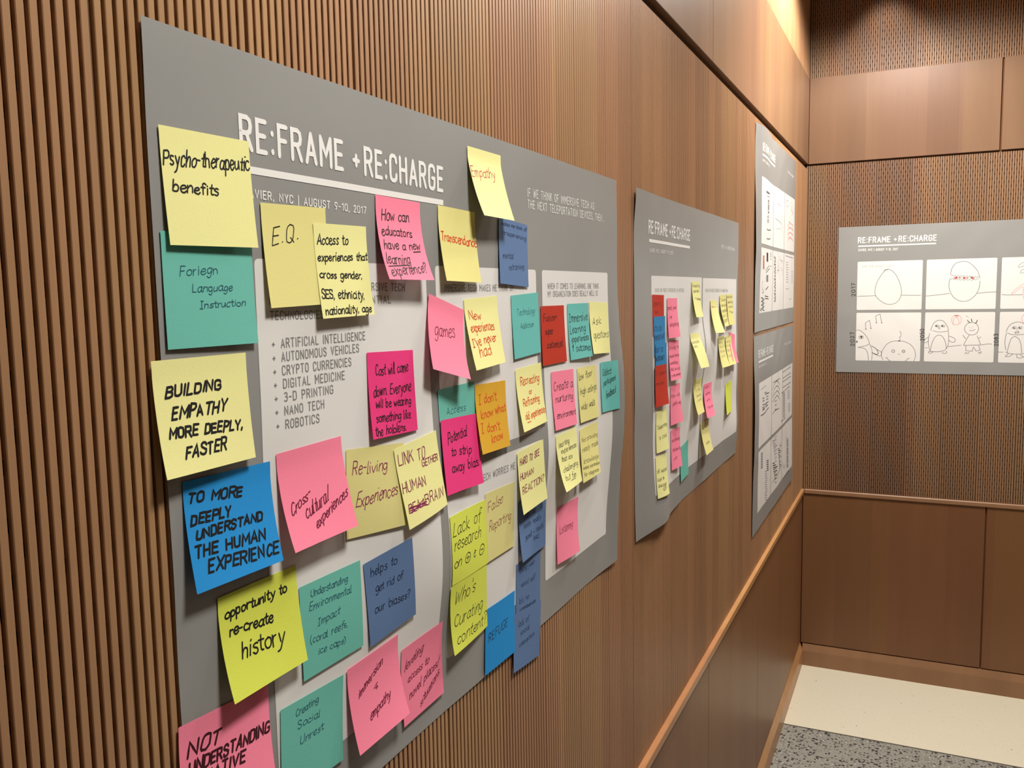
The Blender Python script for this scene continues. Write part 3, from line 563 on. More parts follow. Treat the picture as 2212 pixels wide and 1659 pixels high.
 ['p3', 'pinkred', 2.5, 1, [[680.5, 255.9], [729.2, 248.3], [780.1, 251.7], [804.1, 256.8]]],
 ['p3', 'pinkred', 2.5, 1, [[683.6, 274.6], [729.7, 267.4], [782.5, 270.9], [807.6, 276.1]]],
 ['p3', 'pinkred', 2.5, 1, [[686.6, 290.1], [730.6, 283.2], [783.4, 287.0], [809.9, 292.3]]],
 ['p3', 'b', 1.5, 1, [[611.3, 168.2], [683.8, 158.8], [716.0, 170.2], [649.4, 183.4], [612.0, 174.2]]],
 ['p3', 'k', 2.5, 0, [[183.1, 287.2], [224.2, 288.5], [274.1, 284.7]]],
 ['p3', 'k', 2.5, 0, [[177.8, 316.1], [225.8, 316.5], [265.1, 312.7]]],
 ['p3', 'pinkred', 3, 1, [[675.4, 247.9], [734.7, 235.5], [807.9, 237.6], [825.5, 245.5]]],
 ['p3', 'pinkred', 3, 1, [[677.6, 262.8], [735.3, 250.8], [810.7, 253.0], [828.1, 261.0]]],
 ['p3', 'pinkred', 3, 1, [[680.8, 279.8], [735.7, 268.3], [814.2, 270.7], [831.6, 278.8]]],
 ['p3', 'pinkred', 3, 1, [[684.4, 299.1], [736.7, 287.9], [817.7, 290.7], [835.5, 298.9]]],
 ['p3', 'red', 3, 0, [[111.5, 369.8], [126.8, 371.9], [143.8, 369.6], [124.4, 373.1]]],
 ['p3', 'red', 3, 0, [[112.1, 374.9], [127.4, 377.0], [144.3, 374.7], [125.0, 378.1]]],
 ['p3', 'red', 3, 0, [[112.9, 379.9], [128.2, 382.0], [144.9, 379.8], [125.8, 383.2]]],
 ['p3', 'red', 3, 0, [[113.9, 385.0], [129.0, 387.1], [145.6, 384.9], [126.8, 388.3]]],
 ['p3', 'red', 3, 0, [[115.0, 390.0], [130.1, 392.2], [146.4, 390.0], [127.9, 393.3]]],
 ['p3', 'red', 3, 0, [[116.3, 395.1], [131.3, 397.3], [147.3, 395.1], [129.1, 398.4]]],
 ['p3', 'red', 3, 0, [[117.8, 400.1], [132.6, 402.4], [148.4, 400.2], [130.5, 403.5]]],
 ['p3', 'k', 3, 0, [[119.3, 405.2], [134.0, 407.5], [149.5, 405.3], [132.0, 408.6]]],
 ['p3', 'kk', 2.5, 0, [[188.4, 359.1], [221.2, 359.1], [191.4, 360.8]]],
 ['p3', 'kk', 2.5, 0, [[189.1, 362.0], [221.8, 362.1], [192.2, 363.8]]],
 ['p3', 'kk', 2.5, 0, [[189.9, 365.0], [222.4, 365.1], [193.0, 366.7]]],
 ['p3', 'kk', 2.5, 0, [[190.7, 367.9], [223.0, 368.0], [193.7, 369.7]]],
 ['p3', 'kk', 2.5, 0, [[191.4, 370.9], [223.7, 371.0], [194.5, 372.6]]],
 ['p3', 'kk', 2.5, 0, [[192.1, 373.8], [224.4, 374.0], [195.2, 375.6]]],
 ['p3', 'kk', 2.5, 0, [[192.8, 376.8], [225.2, 377.0], [195.9, 378.6]]],
 ['p3', 'kk', 2.5, 0, [[193.5, 379.7], [225.9, 380.0], [196.6, 381.5]]],
 ['p3', 'kk', 2.5, 0, [[194.2, 382.7], [226.7, 383.0], [197.3, 384.5]]],
 ['p3', 'b', 3, 0, [[275.7, 356.1], [303.8, 356.7]]],
 ['p3', 'b', 3, 0, [[275.5, 361.8], [304.0, 362.4]]],
 ['p3', 'b', 3, 0, [[275.3, 367.6], [304.0, 368.2]]],
 ['p3', 'b', 3, 0, [[275.2, 375.2], [303.9, 376.0]]],
 ['p3', 'b', 3, 0, [[276.9, 397.2], [303.6, 398.2]]],
 ['p3', 'k', 3, 0, [[178.3, 413.2], [249.7, 396.8]]],
 ['p3', 'k', 3, 0, [[186.5, 419.6], [262.1, 405.2]]],
 ['p3', 'k', 2, 0, [[195.1, 427.9], [237.3, 426.3]]],
 ['p3', 'k', 2, 0, [[195.5, 430.5], [237.7, 428.9]]],
 ['p3', 'k', 2, 0, [[195.9, 433.1], [238.2, 431.6]]],
 ['p3', 'k', 2, 0, [[196.4, 435.7], [238.6, 434.2]]],
 ['p3', 'k', 2, 0, [[196.8, 438.3], [239.1, 436.9]]],
 ['p3', 'k', 2, 0, [[197.3, 441.0], [239.4, 439.5]]],
 ['p3', 'k', 2, 0, [[197.7, 443.6], [239.8, 442.2]]],
 ['p3', 'k', 2, 0, [[198.2, 446.2], [240.1, 444.9]]],
 ['p3', 'k', 2, 1, [[132.4, 445.0], [117.5, 452.4], [125.0, 467.0], [153.5, 478.2], [124.6, 479.8]]],
 ['p3', 'k', 4, 0, [[191.2, 470.9], [242.0, 461.6]]],
 ['p3', 'k', 3, 0, [[179.0, 489.6], [245.7, 493.2]]],
 ['p3', 'k', 3, 0, [[186.5, 497.2], [253.3, 500.0]]],
 ['p3', 'kk', 3, 0, [[109.6, 494.3], [146.5, 496.2]]],
 ['p3', 'kk', 3, 0, [[144.6, 498.4], [170.6, 500.3]]],
 ['p3', 'kk', 3, 0, [[128.4, 501.9], [160.0, 503.9]]],
 ['p3', 'kk', 3, 0, [[111.8, 505.3], [149.0, 507.4]]],
 ['p3', 'kk', 3, 0, [[147.1, 509.6], [173.1, 511.5]]],
 ['p3', 'kk', 3, 0, [[130.7, 513.0], [162.5, 515.1]]],
 ['p3', 'kk', 3, 0, [[114.0, 516.3], [151.4, 518.6]]],
 ['p3', 'kk', 3, 0, [[149.4, 520.8], [175.5, 522.8]]],
 ['p3', 'kk', 3, 0, [[132.8, 524.1], [164.7, 526.3]]],
 ['p3', 'kk', 3, 0, [[116.0, 527.4], [153.5, 529.8]]],
 ['p3', 'kk', 3, 0, [[151.5, 532.0], [177.6, 534.1]]],
 ['p3', 'kk', 3, 1, [[91.1, 525.0], [104.4, 531.7], [123.2, 533.1]]],
 ['p3', 'k', 2.5, 0, [[363.9, 364.9], [393.8, 366.4], [378.0, 367.6]]],
 ['p3', 'k', 2.5, 0, [[375.6, 369.3], [405.3, 370.9], [395.0, 371.9]]],
 ['p3', 'k', 2.5, 0, [[387.3, 373.7], [395.7, 375.9], [385.2, 377.0]]],
 ['p3', 'k', 2.5, 0, [[371.8, 378.9], [407.2, 380.4], [402.1, 381.3]]],
 ['p3', 'k', 2.5, 0, [[383.5, 383.3], [397.5, 385.4], [392.2, 386.3]]],
 ['p3', 'k', 2.5, 0, [[367.2, 388.5], [408.9, 390.0], [381.7, 391.3]]],
 ['p3', 'k', 2.5, 0, [[379.0, 393.0], [398.8, 395.0], [398.9, 395.8]]],
 ['p3', 'k', 2.5, 0, [[390.7, 397.5], [410.2, 399.5], [388.2, 400.7]]],
 ['p3', 'k', 2.5, 0, [[373.8, 402.6], [399.6, 404.5], [405.2, 405.2]]],
 ['p3', 'k', 2.5, 0, [[385.6, 407.2], [411.0, 409.1], [394.3, 410.2]]],
 ['p3', 'k', 2.5, 0, [[367.9, 412.2], [400.0, 414.1], [382.7, 415.2]]],
 ['p3', 'k', 2.5, 0, [[379.8, 416.8], [411.3, 418.8], [400.1, 419.7]]],
 ['p3', 'k', 2.5, 0, [[391.5, 421.4], [400.1, 423.7], [388.5, 424.6]]],
 ['p3', 'k', 2.5, 0, [[373.7, 426.4], [411.4, 428.4], [405.8, 429.3]]],
 ['p3', 'k', 2.5, 0, [[385.5, 431.1], [400.1, 433.3], [394.3, 434.2]]],
 ['p3', 'k', 2.5, 0, [[367.6, 436.0], [411.4, 438.1], [382.5, 439.1]]],
 ['p3', 'k', 2.5, 0, [[379.6, 440.7], [400.0, 442.9], [400.0, 443.8]]],
 ['p3', 'k', 2.5, 0, [[391.4, 445.4], [411.4, 447.7], [388.5, 448.6]]],
 ['p3', 'k', 2.5, 0, [[374.0, 450.2], [400.2, 452.6], [405.9, 453.4]]],
 ['p3', 'k', 2.5, 0, [[385.9, 455.0], [411.7, 457.4], [394.7, 458.2]]],
 ['p3', 'k', 2.5, 0, [[368.9, 459.8], [400.6, 462.2], [383.5, 463.0]]],
 ['p3', 'k', 2.5, 0, [[380.8, 464.6], [412.2, 467.1], [401.0, 467.8]]],
 ['p3', 'k', 2.5, 0, [[392.6, 469.4], [401.4, 471.8], [390.1, 472.6]]],
 ['p3', 'k', 2.5, 0, [[376.1, 474.1], [412.9, 476.7], [407.5, 477.5]]],
 ['p3', 'k', 2.5, 0, [[388.0, 479.0], [402.3, 481.5], [396.8, 482.3]]],
 ['p3', 'k', 2.5, 0, [[371.8, 483.7], [413.9, 486.4], [386.2, 487.0]]],
 ['p3', 'k', 2.5, 0, [[383.6, 488.6], [403.4, 491.2], [403.5, 492.0]]],
 ['p3', 'k', 2.5, 0, [[395.4, 493.5], [414.9, 496.1], [393.0, 496.7]]],
 ['p3', 'k', 2.5, 0, [[379.4, 498.1], [404.5, 500.8], [410.1, 501.7]]],
 ['p3', 'k', 2.5, 0, [[391.1, 503.1], [416.0, 505.8], [399.8, 506.4]]],
 ['p3', 'k', 2.5, 0, [[375.3, 507.6], [405.7, 510.5], [389.5, 511.1]]],
 ['p3', 'b', 2, 0, [[456.2, 346.0], [471.4, 386.2], [484.8, 431.0]]],
 ['p3', 'k', 2, 0, [[461.3, 390.5], [438.1, 419.3]]],
 ['p3', 'k', 2, 0, [[450.3, 406.9], [484.1, 408.5]]],
 ['p3', 'b', 2, 1, [[507.1, 357.6], [501.5, 371.1], [561.7, 375.8], [556.6, 384.3]]],
 ['p3', 'b', 2, 1, [[521.5, 397.5], [560.1, 409.4], [553.5, 424.2]]],
 ['p3', 'b', 2.2, 0, [[646.6, 375.9], [694.5, 376.9]]],
 ['p3', 'b', 2.2, 0, [[648.2, 384.5], [695.0, 385.6]]],
 ['p3', 'b', 2.2, 0, [[649.9, 393.0], [695.9, 394.4]]],
 ['p3', 'b', 2.2, 0, [[651.6, 401.6], [697.2, 403.1]]],
 ['p3', 'b', 2.2, 0, [[653.1, 410.2], [698.7, 411.8]]],
 ['p3', 'b', 2.2, 0, [[654.4, 418.9], [700.3, 420.5]]],
 ['p3', 'b', 2.2, 0, [[655.5, 427.5], [701.9, 429.3]]],
 ['p3', 'b', 2.2, 0, [[656.2, 436.1], [703.4, 438.0]]],
 ['p3', 'b', 2.2, 0, [[656.7, 444.8], [704.8, 446.8]]],
 ['p3', 'b', 2, 1, [[641.6, 468.6], [674.0, 470.9], [723.5, 468.9]]],
 ['p3', 'b', 2, 1, [[744.7, 506.8], [776.8, 508.4], [791.7, 504.1]]],
 ['p3', 'b', 3, 0, [[628.3, 353.9], [827.8, 356.9]]],
 ['p3', 'b', 2.2, 0, [[792.7, 406.0], [826.2, 407.4]]],
 ['p3', 'b', 2.2, 0, [[792.9, 412.8], [827.4, 414.2]]],
 ['p3', 'b', 2.2, 0, [[793.0, 419.5], [828.4, 421.0]]],
 ['p3', 'b', 2.2, 0, [[793.0, 426.3], [829.3, 427.8]]],
 ['p3', 'b', 2.2, 0, [[793.0, 433.0], [830.1, 434.6]]],
 ['p3', 'b', 2.2, 0, [[793.0, 439.8], [830.7, 441.4]]],
 ['p3', 'b', 2.2, 0, [[793.2, 446.5], [831.3, 448.2]]],
 ['p4', 'k', 3, 0, [[192.0, 185.6], [228.4, 186.1]]],
 ['p4', 'k', 3, 0, [[222.1, 191.3], [261.1, 192.2]]],
 ['p4', 'k', 3, 0, [[201.9, 191.4], [239.2, 192.1]]],
 ['p4', 'k', 3, 0, [[249.0, 193.6], [287.7, 194.4]]],
 ['p4', 'k', 3, 0, [[227.5, 201.5], [266.5, 202.5]]],
 ['p4', 'k', 3, 0, [[227.8, 210.3], [266.4, 211.4]]],
 ['p4', 'k', 3, 0, [[150.2, 198.7], [184.5, 199.3]]],
 ['p4', 'k', 3, 0, [[155.5, 207.2], [189.8, 207.8]]],
 ['p4', 'k', 3, 0, [[213.6, 220.6], [250.0, 221.5]]],
 ['p4', 'k', 3, 0, [[233.4, 220.6], [271.7, 221.7]]],
 ['p4', 'k', 3, 0, [[195.1, 223.0], [229.5, 223.8]]],
 ['p4', 'k', 3, 0, [[156.1, 218.9], [191.0, 219.8]]],
 ['p4', 'k', 3, 0, [[224.1, 229.8], [260.7, 230.9]]],
 ['p4', 'k', 3, 0, [[205.3, 230.6], [240.0, 231.5]]],
 ['p4', 'k', 3, 0, [[151.3, 226.9], [187.2, 228.0]]],
 ['p4', 'k', 3, 0, [[161.9, 232.2], [197.2, 233.3]]],
 ['p4', 'k', 3, 0, [[151.5, 234.7], [188.1, 236.0]]],
 ['p4', 'kk', 3, 1, [[116.2, 247.0], [196.3, 249.0], [238.0, 244.1], [275.8, 241.7]]],
 ['p4', 'l', 4, 0, [[117.4, 166.9], [219.5, 165.3]]],
 ['p4', 'k', 2.5, 0, [[360.2, 170.0], [524.9, 171.9]]],
 ['p4', 'k', 2.5, 1, [[355.5, 192.0], [397.8, 178.0], [456.4, 173.8], [495.8, 182.9], [519.5, 194.0]]],
 ['p4', 'k', 2.5, 1, [[356.5, 209.4], [398.0, 194.0], [457.5, 190.2], [496.5, 199.5], [520.1, 210.7]]],
 ['p4', 'k', 2.5, 1, [[357.2, 217.9], [398.8, 211.0], [458.7, 207.4], [497.6, 216.9], [521.5, 228.3]]],
 ['p4', 'k', 2.5, 1, [[358.7, 233.9], [400.3, 227.1], [460.3, 223.9], [499.2, 233.6], [523.4, 245.2]]],
 ['p4', 'k', 3, 0, [[410.5, 238.5], [442.8, 238.7]]],
 ['p4', 'k', 3, 0, [[412.3, 252.3], [444.7, 252.6]]],
 ['p4', 'k', 3, 0, [[414.0, 267.0], [446.5, 267.4]]],
 ['p4', 'k', 2.5, 1, [[356.0, 274.1], [416.6, 269.8], [509.8, 274.5]]],
 ['p4', 'k', 3, 0, [[593.7, 156.3], [615.9, 156.5]]],
 ['p4', 'kk', 3, 0, [[629.5, 156.1], [653.5, 156.4]]],
 ['p4', 'k', 3, 0, [[667.9, 156.1], [692.5, 156.4]]],
 ['p4', 'kk', 3, 0, [[706.5, 156.0], [729.4, 156.2]]],
 ['p4', 'k', 3, 0, [[742.3, 155.6], [764.4, 155.6]]],
 ['p4', 'kk', 3, 0, [[777.9, 155.1], [803.2, 155.4]]],
 ['p4', 'k', 3, 0, [[594.6, 177.7], [617.5, 178.2]]],
 ['p4', 'kk', 3, 0, [[631.3, 177.9], [655.4, 178.4]]],
 ['p4', 'k', 3, 0, [[669.8, 178.1], [694.6, 178.6]]],
 ['p4', 'kk', 3, 0, [[709.0, 178.3], [732.3, 178.6]]],
 ['p4', 'k', 3, 0, [[745.4, 178.2], [767.6, 178.3]]],
 ['p4', 'kk', 3, 0, [[781.0, 177.9], [805.9, 178.3]]],
 ['p4', 'k', 3, 0, [[595.3, 190.3], [618.3, 190.8]]],
 ['p4', 'kk', 3, 0, [[632.1, 190.6], [656.1, 191.1]]],
 ['p4', 'k', 3, 0, [[670.5, 190.9], [695.4, 191.5]]],
 ['p4', 'kk', 3, 0, [[710.1, 191.3], [733.9, 191.8]]],
 ['p4', 'k', 3, 0, [[747.2, 191.4], [769.5, 191.6]]],
 ['p4', 'kk', 3, 0, [[782.8, 191.2], [807.3, 191.7]]],
 ['p4', 'k', 3, 0, [[596.7, 211.0], [619.7, 211.6]]],
 ['p4', 'kk', 3, 0, [[633.4, 211.4], [656.9, 212.1]]],
 ['p4', 'k', 3, 0, [[671.1, 211.9], [696.2, 212.7]]],
 ['p4', 'kk', 3, 0, [[711.2, 212.6], [736.2, 213.4]]],
 ['p4', 'k', 3, 0, [[750.1, 213.1], [772.8, 213.5]]],
 ['p4', 'kk', 3, 0, [[785.9, 213.2], [809.5, 213.7]]],
 ['p4', 'kk', 3, 0, [[572.7, 227.9], [594.6, 228.6]]],
 ['p4', 'kk', 3, 0, [[607.8, 227.6], [630.8, 228.3]]],
 ['p4', 'kk', 3, 0, [[644.2, 227.3], [667.5, 228.0]]],
 ['p4', 'kk', 3, 0, [[681.7, 227.0], [707.0, 227.9]]],
 ['p4', 'kk', 3, 0, [[722.3, 226.9], [747.6, 227.8]]],
 ['p4', 'kk', 3, 0, [[761.4, 226.6], [784.2, 227.2]]],
 ['p4', 'b', 2.5, 0, [[598.9, 231.8], [653.0, 235.3]]],
 ['p4', 'b', 2.5, 0, [[599.5, 235.8], [653.5, 239.4]]],
 ['p4', 'b', 2.5, 0, [[600.1, 239.8], [653.9, 243.4]]],
 ['p4', 'b', 2.5, 0, [[600.7, 243.8], [654.5, 247.5]]],
 ['p4', 'b', 2.5, 0, [[601.3, 247.8], [655.0, 251.6]]],
 ['p4', 'b', 2.5, 0, [[601.9, 251.8], [655.6, 255.6]]],
 ['p4', 'b', 2.5, 0, [[602.6, 255.9], [656.3, 259.7]]],
 ['p4', 'b', 2.5, 0, [[603.2, 259.9], [656.9, 263.8]]],
 ['p4', 'b', 2.5, 0, [[603.8, 263.9], [657.6, 267.9]]],
 ['p4', 'b', 2.5, 0, [[604.4, 267.9], [658.3, 272.0]]],
 ['p4', 'b', 2.5, 0, [[604.9, 272.0], [659.0, 276.1]]],
 ['p4', 'b', 2.5, 0, [[605.3, 276.0], [659.7, 280.2]]],
 ['p4', 'b', 2.5, 0, [[605.7, 280.0], [660.3, 284.3]]],
 ['p4', 'b', 2.5, 0, [[606.1, 284.0], [660.9, 288.4]]],
 ['p4', 'b', 2.5, 0, [[606.3, 288.0], [661.4, 292.5]]],
 ['p4', 'b', 2.5, 0, [[606.5, 292.0], [661.9, 296.6]]],
 ['p4', 'b', 2.5, 0, [[606.5, 295.9], [662.3, 300.7]]],
 ['p4', 'b', 2.5, 0, [[606.5, 299.9], [662.6, 304.8]]],
 ['p4', 'b', 2.5, 0, [[606.4, 303.8], [662.7, 308.8]]],
 ['p4', 'b', 2.5, 0, [[606.2, 307.8], [662.8, 312.9]]],
 ['p4', 'b', 2.5, 0, [[606.0, 311.7], [662.7, 316.9]]],
 ['p4', 'b', 2.5, 0, [[605.8, 315.7], [662.6, 320.9]]],
 ['p4', 'b', 2.5, 0, [[605.5, 319.6], [662.3, 324.9]]],
 ['p4', 'b', 2.5, 0, [[733.3, 239.5], [784.2, 242.8]]],
 ['p4', 'b', 2.5, 0, [[733.4, 245.1], [785.1, 248.6]]],
 ['p4', 'b', 2.5, 0, [[733.5, 250.7], [786.0, 254.4]]],
 ['p4', 'b', 2.5, 0, [[733.5, 256.2], [786.8, 260.1]]],
 ['p4', 'b', 2.5, 0, [[733.4, 261.8], [787.6, 265.9]]],
 ['p4', 'b', 2.5, 0, [[733.5, 267.4], [788.2, 271.6]]],
 ['p4', 'b', 2.5, 0, [[752.0, 288.4], [804.3, 292.6]]],
 ['p4', 'b', 2.5, 0, [[752.1, 294.0], [804.4, 298.3]]],
 ['p4', 'b', 2.5, 0, [[752.2, 299.7], [804.3, 304.0]]],
 ['p4', 'b', 2.5, 0, [[752.5, 305.3], [803.9, 309.7]]],
 ['p4', 'b', 2.5, 0, [[753.0, 311.0], [803.4, 315.3]]],
 ['p4', 'b', 2.5, 0, [[753.5, 316.7], [802.9, 321.0]]],
 ['p4', 'kk', 2.5, 0, [[562.0, 328.0], [669.4, 329.5]]],
 ['p4', 'k', 3, 0, [[134.5, 366.0], [168.8, 370.4]]],
 ['p4', 'k', 3, 0, [[134.4, 371.1], [169.0, 375.6]]],
 ['p4', 'k', 3, 0, [[134.3, 376.2], [169.0, 380.8]]],
 ['p4', 'k', 3, 0, [[134.2, 381.3], [169.0, 386.0]]],
 ['p4', 'k', 3, 0, [[134.2, 386.5], [168.9, 391.1]]],
 ['p4', 'k', 3, 0, [[134.4, 391.6], [168.7, 396.3]]],
 ['p4', 'k', 3, 0, [[134.6, 396.8], [168.6, 401.4]]],
 ['p4', 'k', 3, 0, [[135.0, 402.0], [168.5, 406.6]]],
 ['p4', 'k', 3, 0, [[135.5, 407.2], [168.5, 411.8]]],
 ['p4', 'k', 3, 0, [[136.2, 412.5], [168.6, 417.0]]],
 ['p4', 'kk', 3, 0, [[250.0, 410.8], [283.3, 414.3]]],
 ['p4', 'kk', 3, 0, [[250.9, 417.2], [284.2, 420.7]]],
 ['p4', 'kk', 3, 0, [[251.7, 423.6], [285.2, 427.2]]],
 ['p4', 'kk', 3, 0, [[252.5, 430.0], [286.3, 433.7]]],
 ['p4', 'kk', 3, 0, [[253.1, 436.4], [287.3, 440.2]]],
 ['p4', 'kk', 3, 0, [[253.7, 442.7], [288.3, 446.7]]],
 ['p4', 'b', 3, 0, [[214.0, 439.4], [253.8, 444.5]]],
 ['p4', 'b', 3, 0, [[216.9, 447.0], [257.1, 452.3]]],
 ['p4', 'b', 3, 0, [[219.8, 454.6], [260.4, 460.1]]],
 ['p4', 'b', 3, 0, [[222.9, 462.3], [263.6, 467.9]]],
 ['p4', 'b', 3, 0, [[226.0, 470.0], [266.9, 475.8]]],
 ['p4', 'b', 3, 0, [[215.0, 474.8], [255.5, 480.6]]],
 ['p4', 'b', 3, 0, [[218.3, 482.6], [258.7, 488.4]]],
 ['p4', 'b', 3, 0, [[221.7, 490.4], [262.1, 496.3]]],
 ['p4', 'b', 3, 0, [[225.1, 498.2], [265.6, 504.2]]],
 ['p4', 'b', 3, 0, [[228.5, 506.1], [269.2, 512.2]]],
 ['p4', 'b', 3, 0, [[218.6, 511.0], [257.7, 516.9]]],
 ['p4', 'b', 3, 0, [[222.1, 518.9], [261.4, 524.9]]],
 ['p4', 'b', 3, 0, [[225.7, 526.8], [265.3, 533.0]]],
 ['p4', 'b', 3, 0, [[229.3, 534.7], [269.3, 541.1]]],
 ['p4', 'b', 3, 0, [[232.9, 542.7], [273.4, 549.3]]],
 ['p4', 'b', 3, 0, [[423.2, 360.8], [453.0, 361.7]]],
 ['p4', 'b', 3, 0, [[430.5, 368.5], [417.8, 362.7]]],
 ['p4', 'b', 3, 0, [[366.2, 364.6], [449.2, 374.3]]],
 ['p4', 'b', 3, 0, [[373.4, 372.2], [414.6, 375.3]]],
 ['p4', 'b', 3, 0, [[380.5, 379.8], [445.7, 387.0]]],
 ['p4', 'b', 3, 0, [[387.5, 387.5], [477.9, 399.0]]],
 ['p4', 'b', 3, 0, [[394.3, 395.2], [441.9, 399.5]]],
 ['p4', 'b', 3, 0, [[401.0, 402.8], [472.6, 411.4]]],
 ['p4', 'b', 3, 0, [[407.6, 410.5], [437.3, 411.9]]],
 ['p4', 'b', 3, 0, [[413.9, 418.1], [467.1, 423.7]]],
 ['p4', 'b', 3, 0, [[420.2, 425.8], [432.0, 424.2]]],
 ['p4', 'b', 3, 0, [[426.3, 433.5], [461.3, 436.0]]],
 ['p4', 'kk', 3, 0, [[432.3, 441.1], [426.3, 436.3]]],
 ['p4', 'kk', 3, 0, [[438.2, 448.8], [455.6, 448.2]]],
 ['p4', 'kk', 3, 0, [[370.0, 442.6], [420.3, 448.3]]],
 ['p4', 'kk', 3, 0, [[376.6, 450.4], [450.0, 460.5]]],
 ['p4', 'kk', 3, 0, [[383.4, 458.2], [479.5, 472.7]]],
 ['p4', 'kk', 3, 0, [[390.2, 466.0], [444.7, 472.7]]],
 ['p4', 'kk', 3, 0, [[397.1, 473.9], [474.2, 485.1]]],
 ['p4', 'kk', 3, 0, [[404.0, 481.8], [439.6, 485.0]]],
 ['p4', 'kk', 3, 0, [[410.8, 489.7], [469.1, 497.5]]],
 ['p4', 'kk', 3, 0, [[417.5, 497.6], [434.8, 497.3]]],
 ['p4', 'kk', 3, 0, [[424.0, 505.5], [464.2, 509.9]]],
 ['p4', 'kk', 3, 0, [[430.4, 513.5], [430.1, 509.6]]],
 ['p4', 'kk', 3, 0, [[436.7, 521.4], [459.4, 522.3]]],
 ['p4', 'k', 3, 0, [[537.8, 400.8], [545.0, 404.4]]],
 ['p4', 'k', 3, 0, [[541.7, 407.8], [575.7, 415.9]]],
 ['p4', 'k', 3, 0, [[545.3, 414.7], [559.2, 419.5]]],
 ['p4', 'k', 3, 0, [[491.9, 411.8], [541.7, 422.8]]],
 ['p4', 'k', 3, 0, [[495.3, 418.6], [572.7, 434.5]]],
 ['p4', 'k', 3, 0, [[498.6, 425.4], [555.5, 437.8]]],
 ['p4', 'k', 3, 0, [[501.8, 432.2], [537.4, 441.0]]],
 ['p4', 'k', 3, 0, [[505.0, 439.0], [569.2, 453.0]]],
 ['p4', 'k', 3, 0, [[508.2, 445.9], [551.7, 456.2]]],
 ['p4', 'k', 3, 0, [[511.6, 452.8], [533.4, 459.2]]],
 ['p4', 'k', 3, 0, [[515.2, 459.7], [566.2, 471.6]]],
 ['p4', 'k', 3, 0, [[518.9, 466.7], [548.7, 474.7]]],
 ['p4', 'k', 3, 0, [[522.9, 473.7], [580.7, 487.1]]],
 ['p4', 'k', 3, 0, [[527.1, 480.8], [564.1, 490.3]]],
 ['p4', 'k', 3, 0, [[531.5, 488.0], [546.8, 493.4]]],
 ['p4', 'k', 2.5, 0, [[378.0, 508.7], [557.6, 494.5]]],
 ['p4', 'k', 2.5, 0, [[461.7, 466.5], [482.6, 513.6]]],
 ['p4', 'b', 2, 0, [[687.7, 359.9], [697.0, 404.3], [717.1, 550.9]]],
 ['p4', 'b', 3, 0, [[712.1, 411.8], [757.1, 421.0]]],
 ['p4', 'k', 3, 0, [[712.9, 418.0], [757.0, 427.2]]],
 ['p4', 'k', 3, 0, [[713.8, 424.3], [757.1, 433.4]]],
 ['p4', 'k', 3, 0, [[714.7, 430.6], [757.4, 439.7]]],
 ['p4', 'k', 3, 0, [[715.6, 436.8], [757.8, 445.9]]],
 ['p4', 'b', 3, 0, [[716.4, 443.1], [758.3, 452.2]]],
 ['p4', 'k', 3, 0, [[717.2, 449.4], [758.9, 458.5]]],
 ['p4', 'k', 3, 0, [[717.9, 455.6], [759.5, 464.8]]],
 ['p4', 'k', 3, 0, [[718.5, 461.9], [760.1, 471.2]]],
 ['p4', 'k', 3, 0, [[719.0, 468.1], [760.7, 477.5]]],
 ['p4', 'b', 3, 0, [[719.4, 474.3], [761.4, 483.8]]],
 ['p4', 'k', 3, 0, [[719.8, 480.5], [762.0, 490.2]]],
 ['p4', 'k', 3, 0, [[720.1, 486.7], [762.5, 496.5]]],
 ['p4', 'k', 3, 0, [[720.3, 492.9], [763.1, 502.8]]],
 ['p4', 'k', 3, 0, [[720.6, 499.2], [763.7, 509.2]]],
 ['p4', 'b', 3, 0, [[720.9, 505.4], [764.3, 515.5]]],
 ['p4', 'k', 3, 0, [[721.2, 511.6], [764.9, 521.9]]],
 ['p4', 'k', 3, 0, [[721.5, 517.8], [765.5, 528.3]]],
 ['p4', 'k', 2.5, 1, [[610.2, 484.7], [642.5, 508.3], [678.6, 502.5]]],
 ['p4', 'kk', 2, 0, [[611.1, 542.2], [790.5, 547.1]]]]
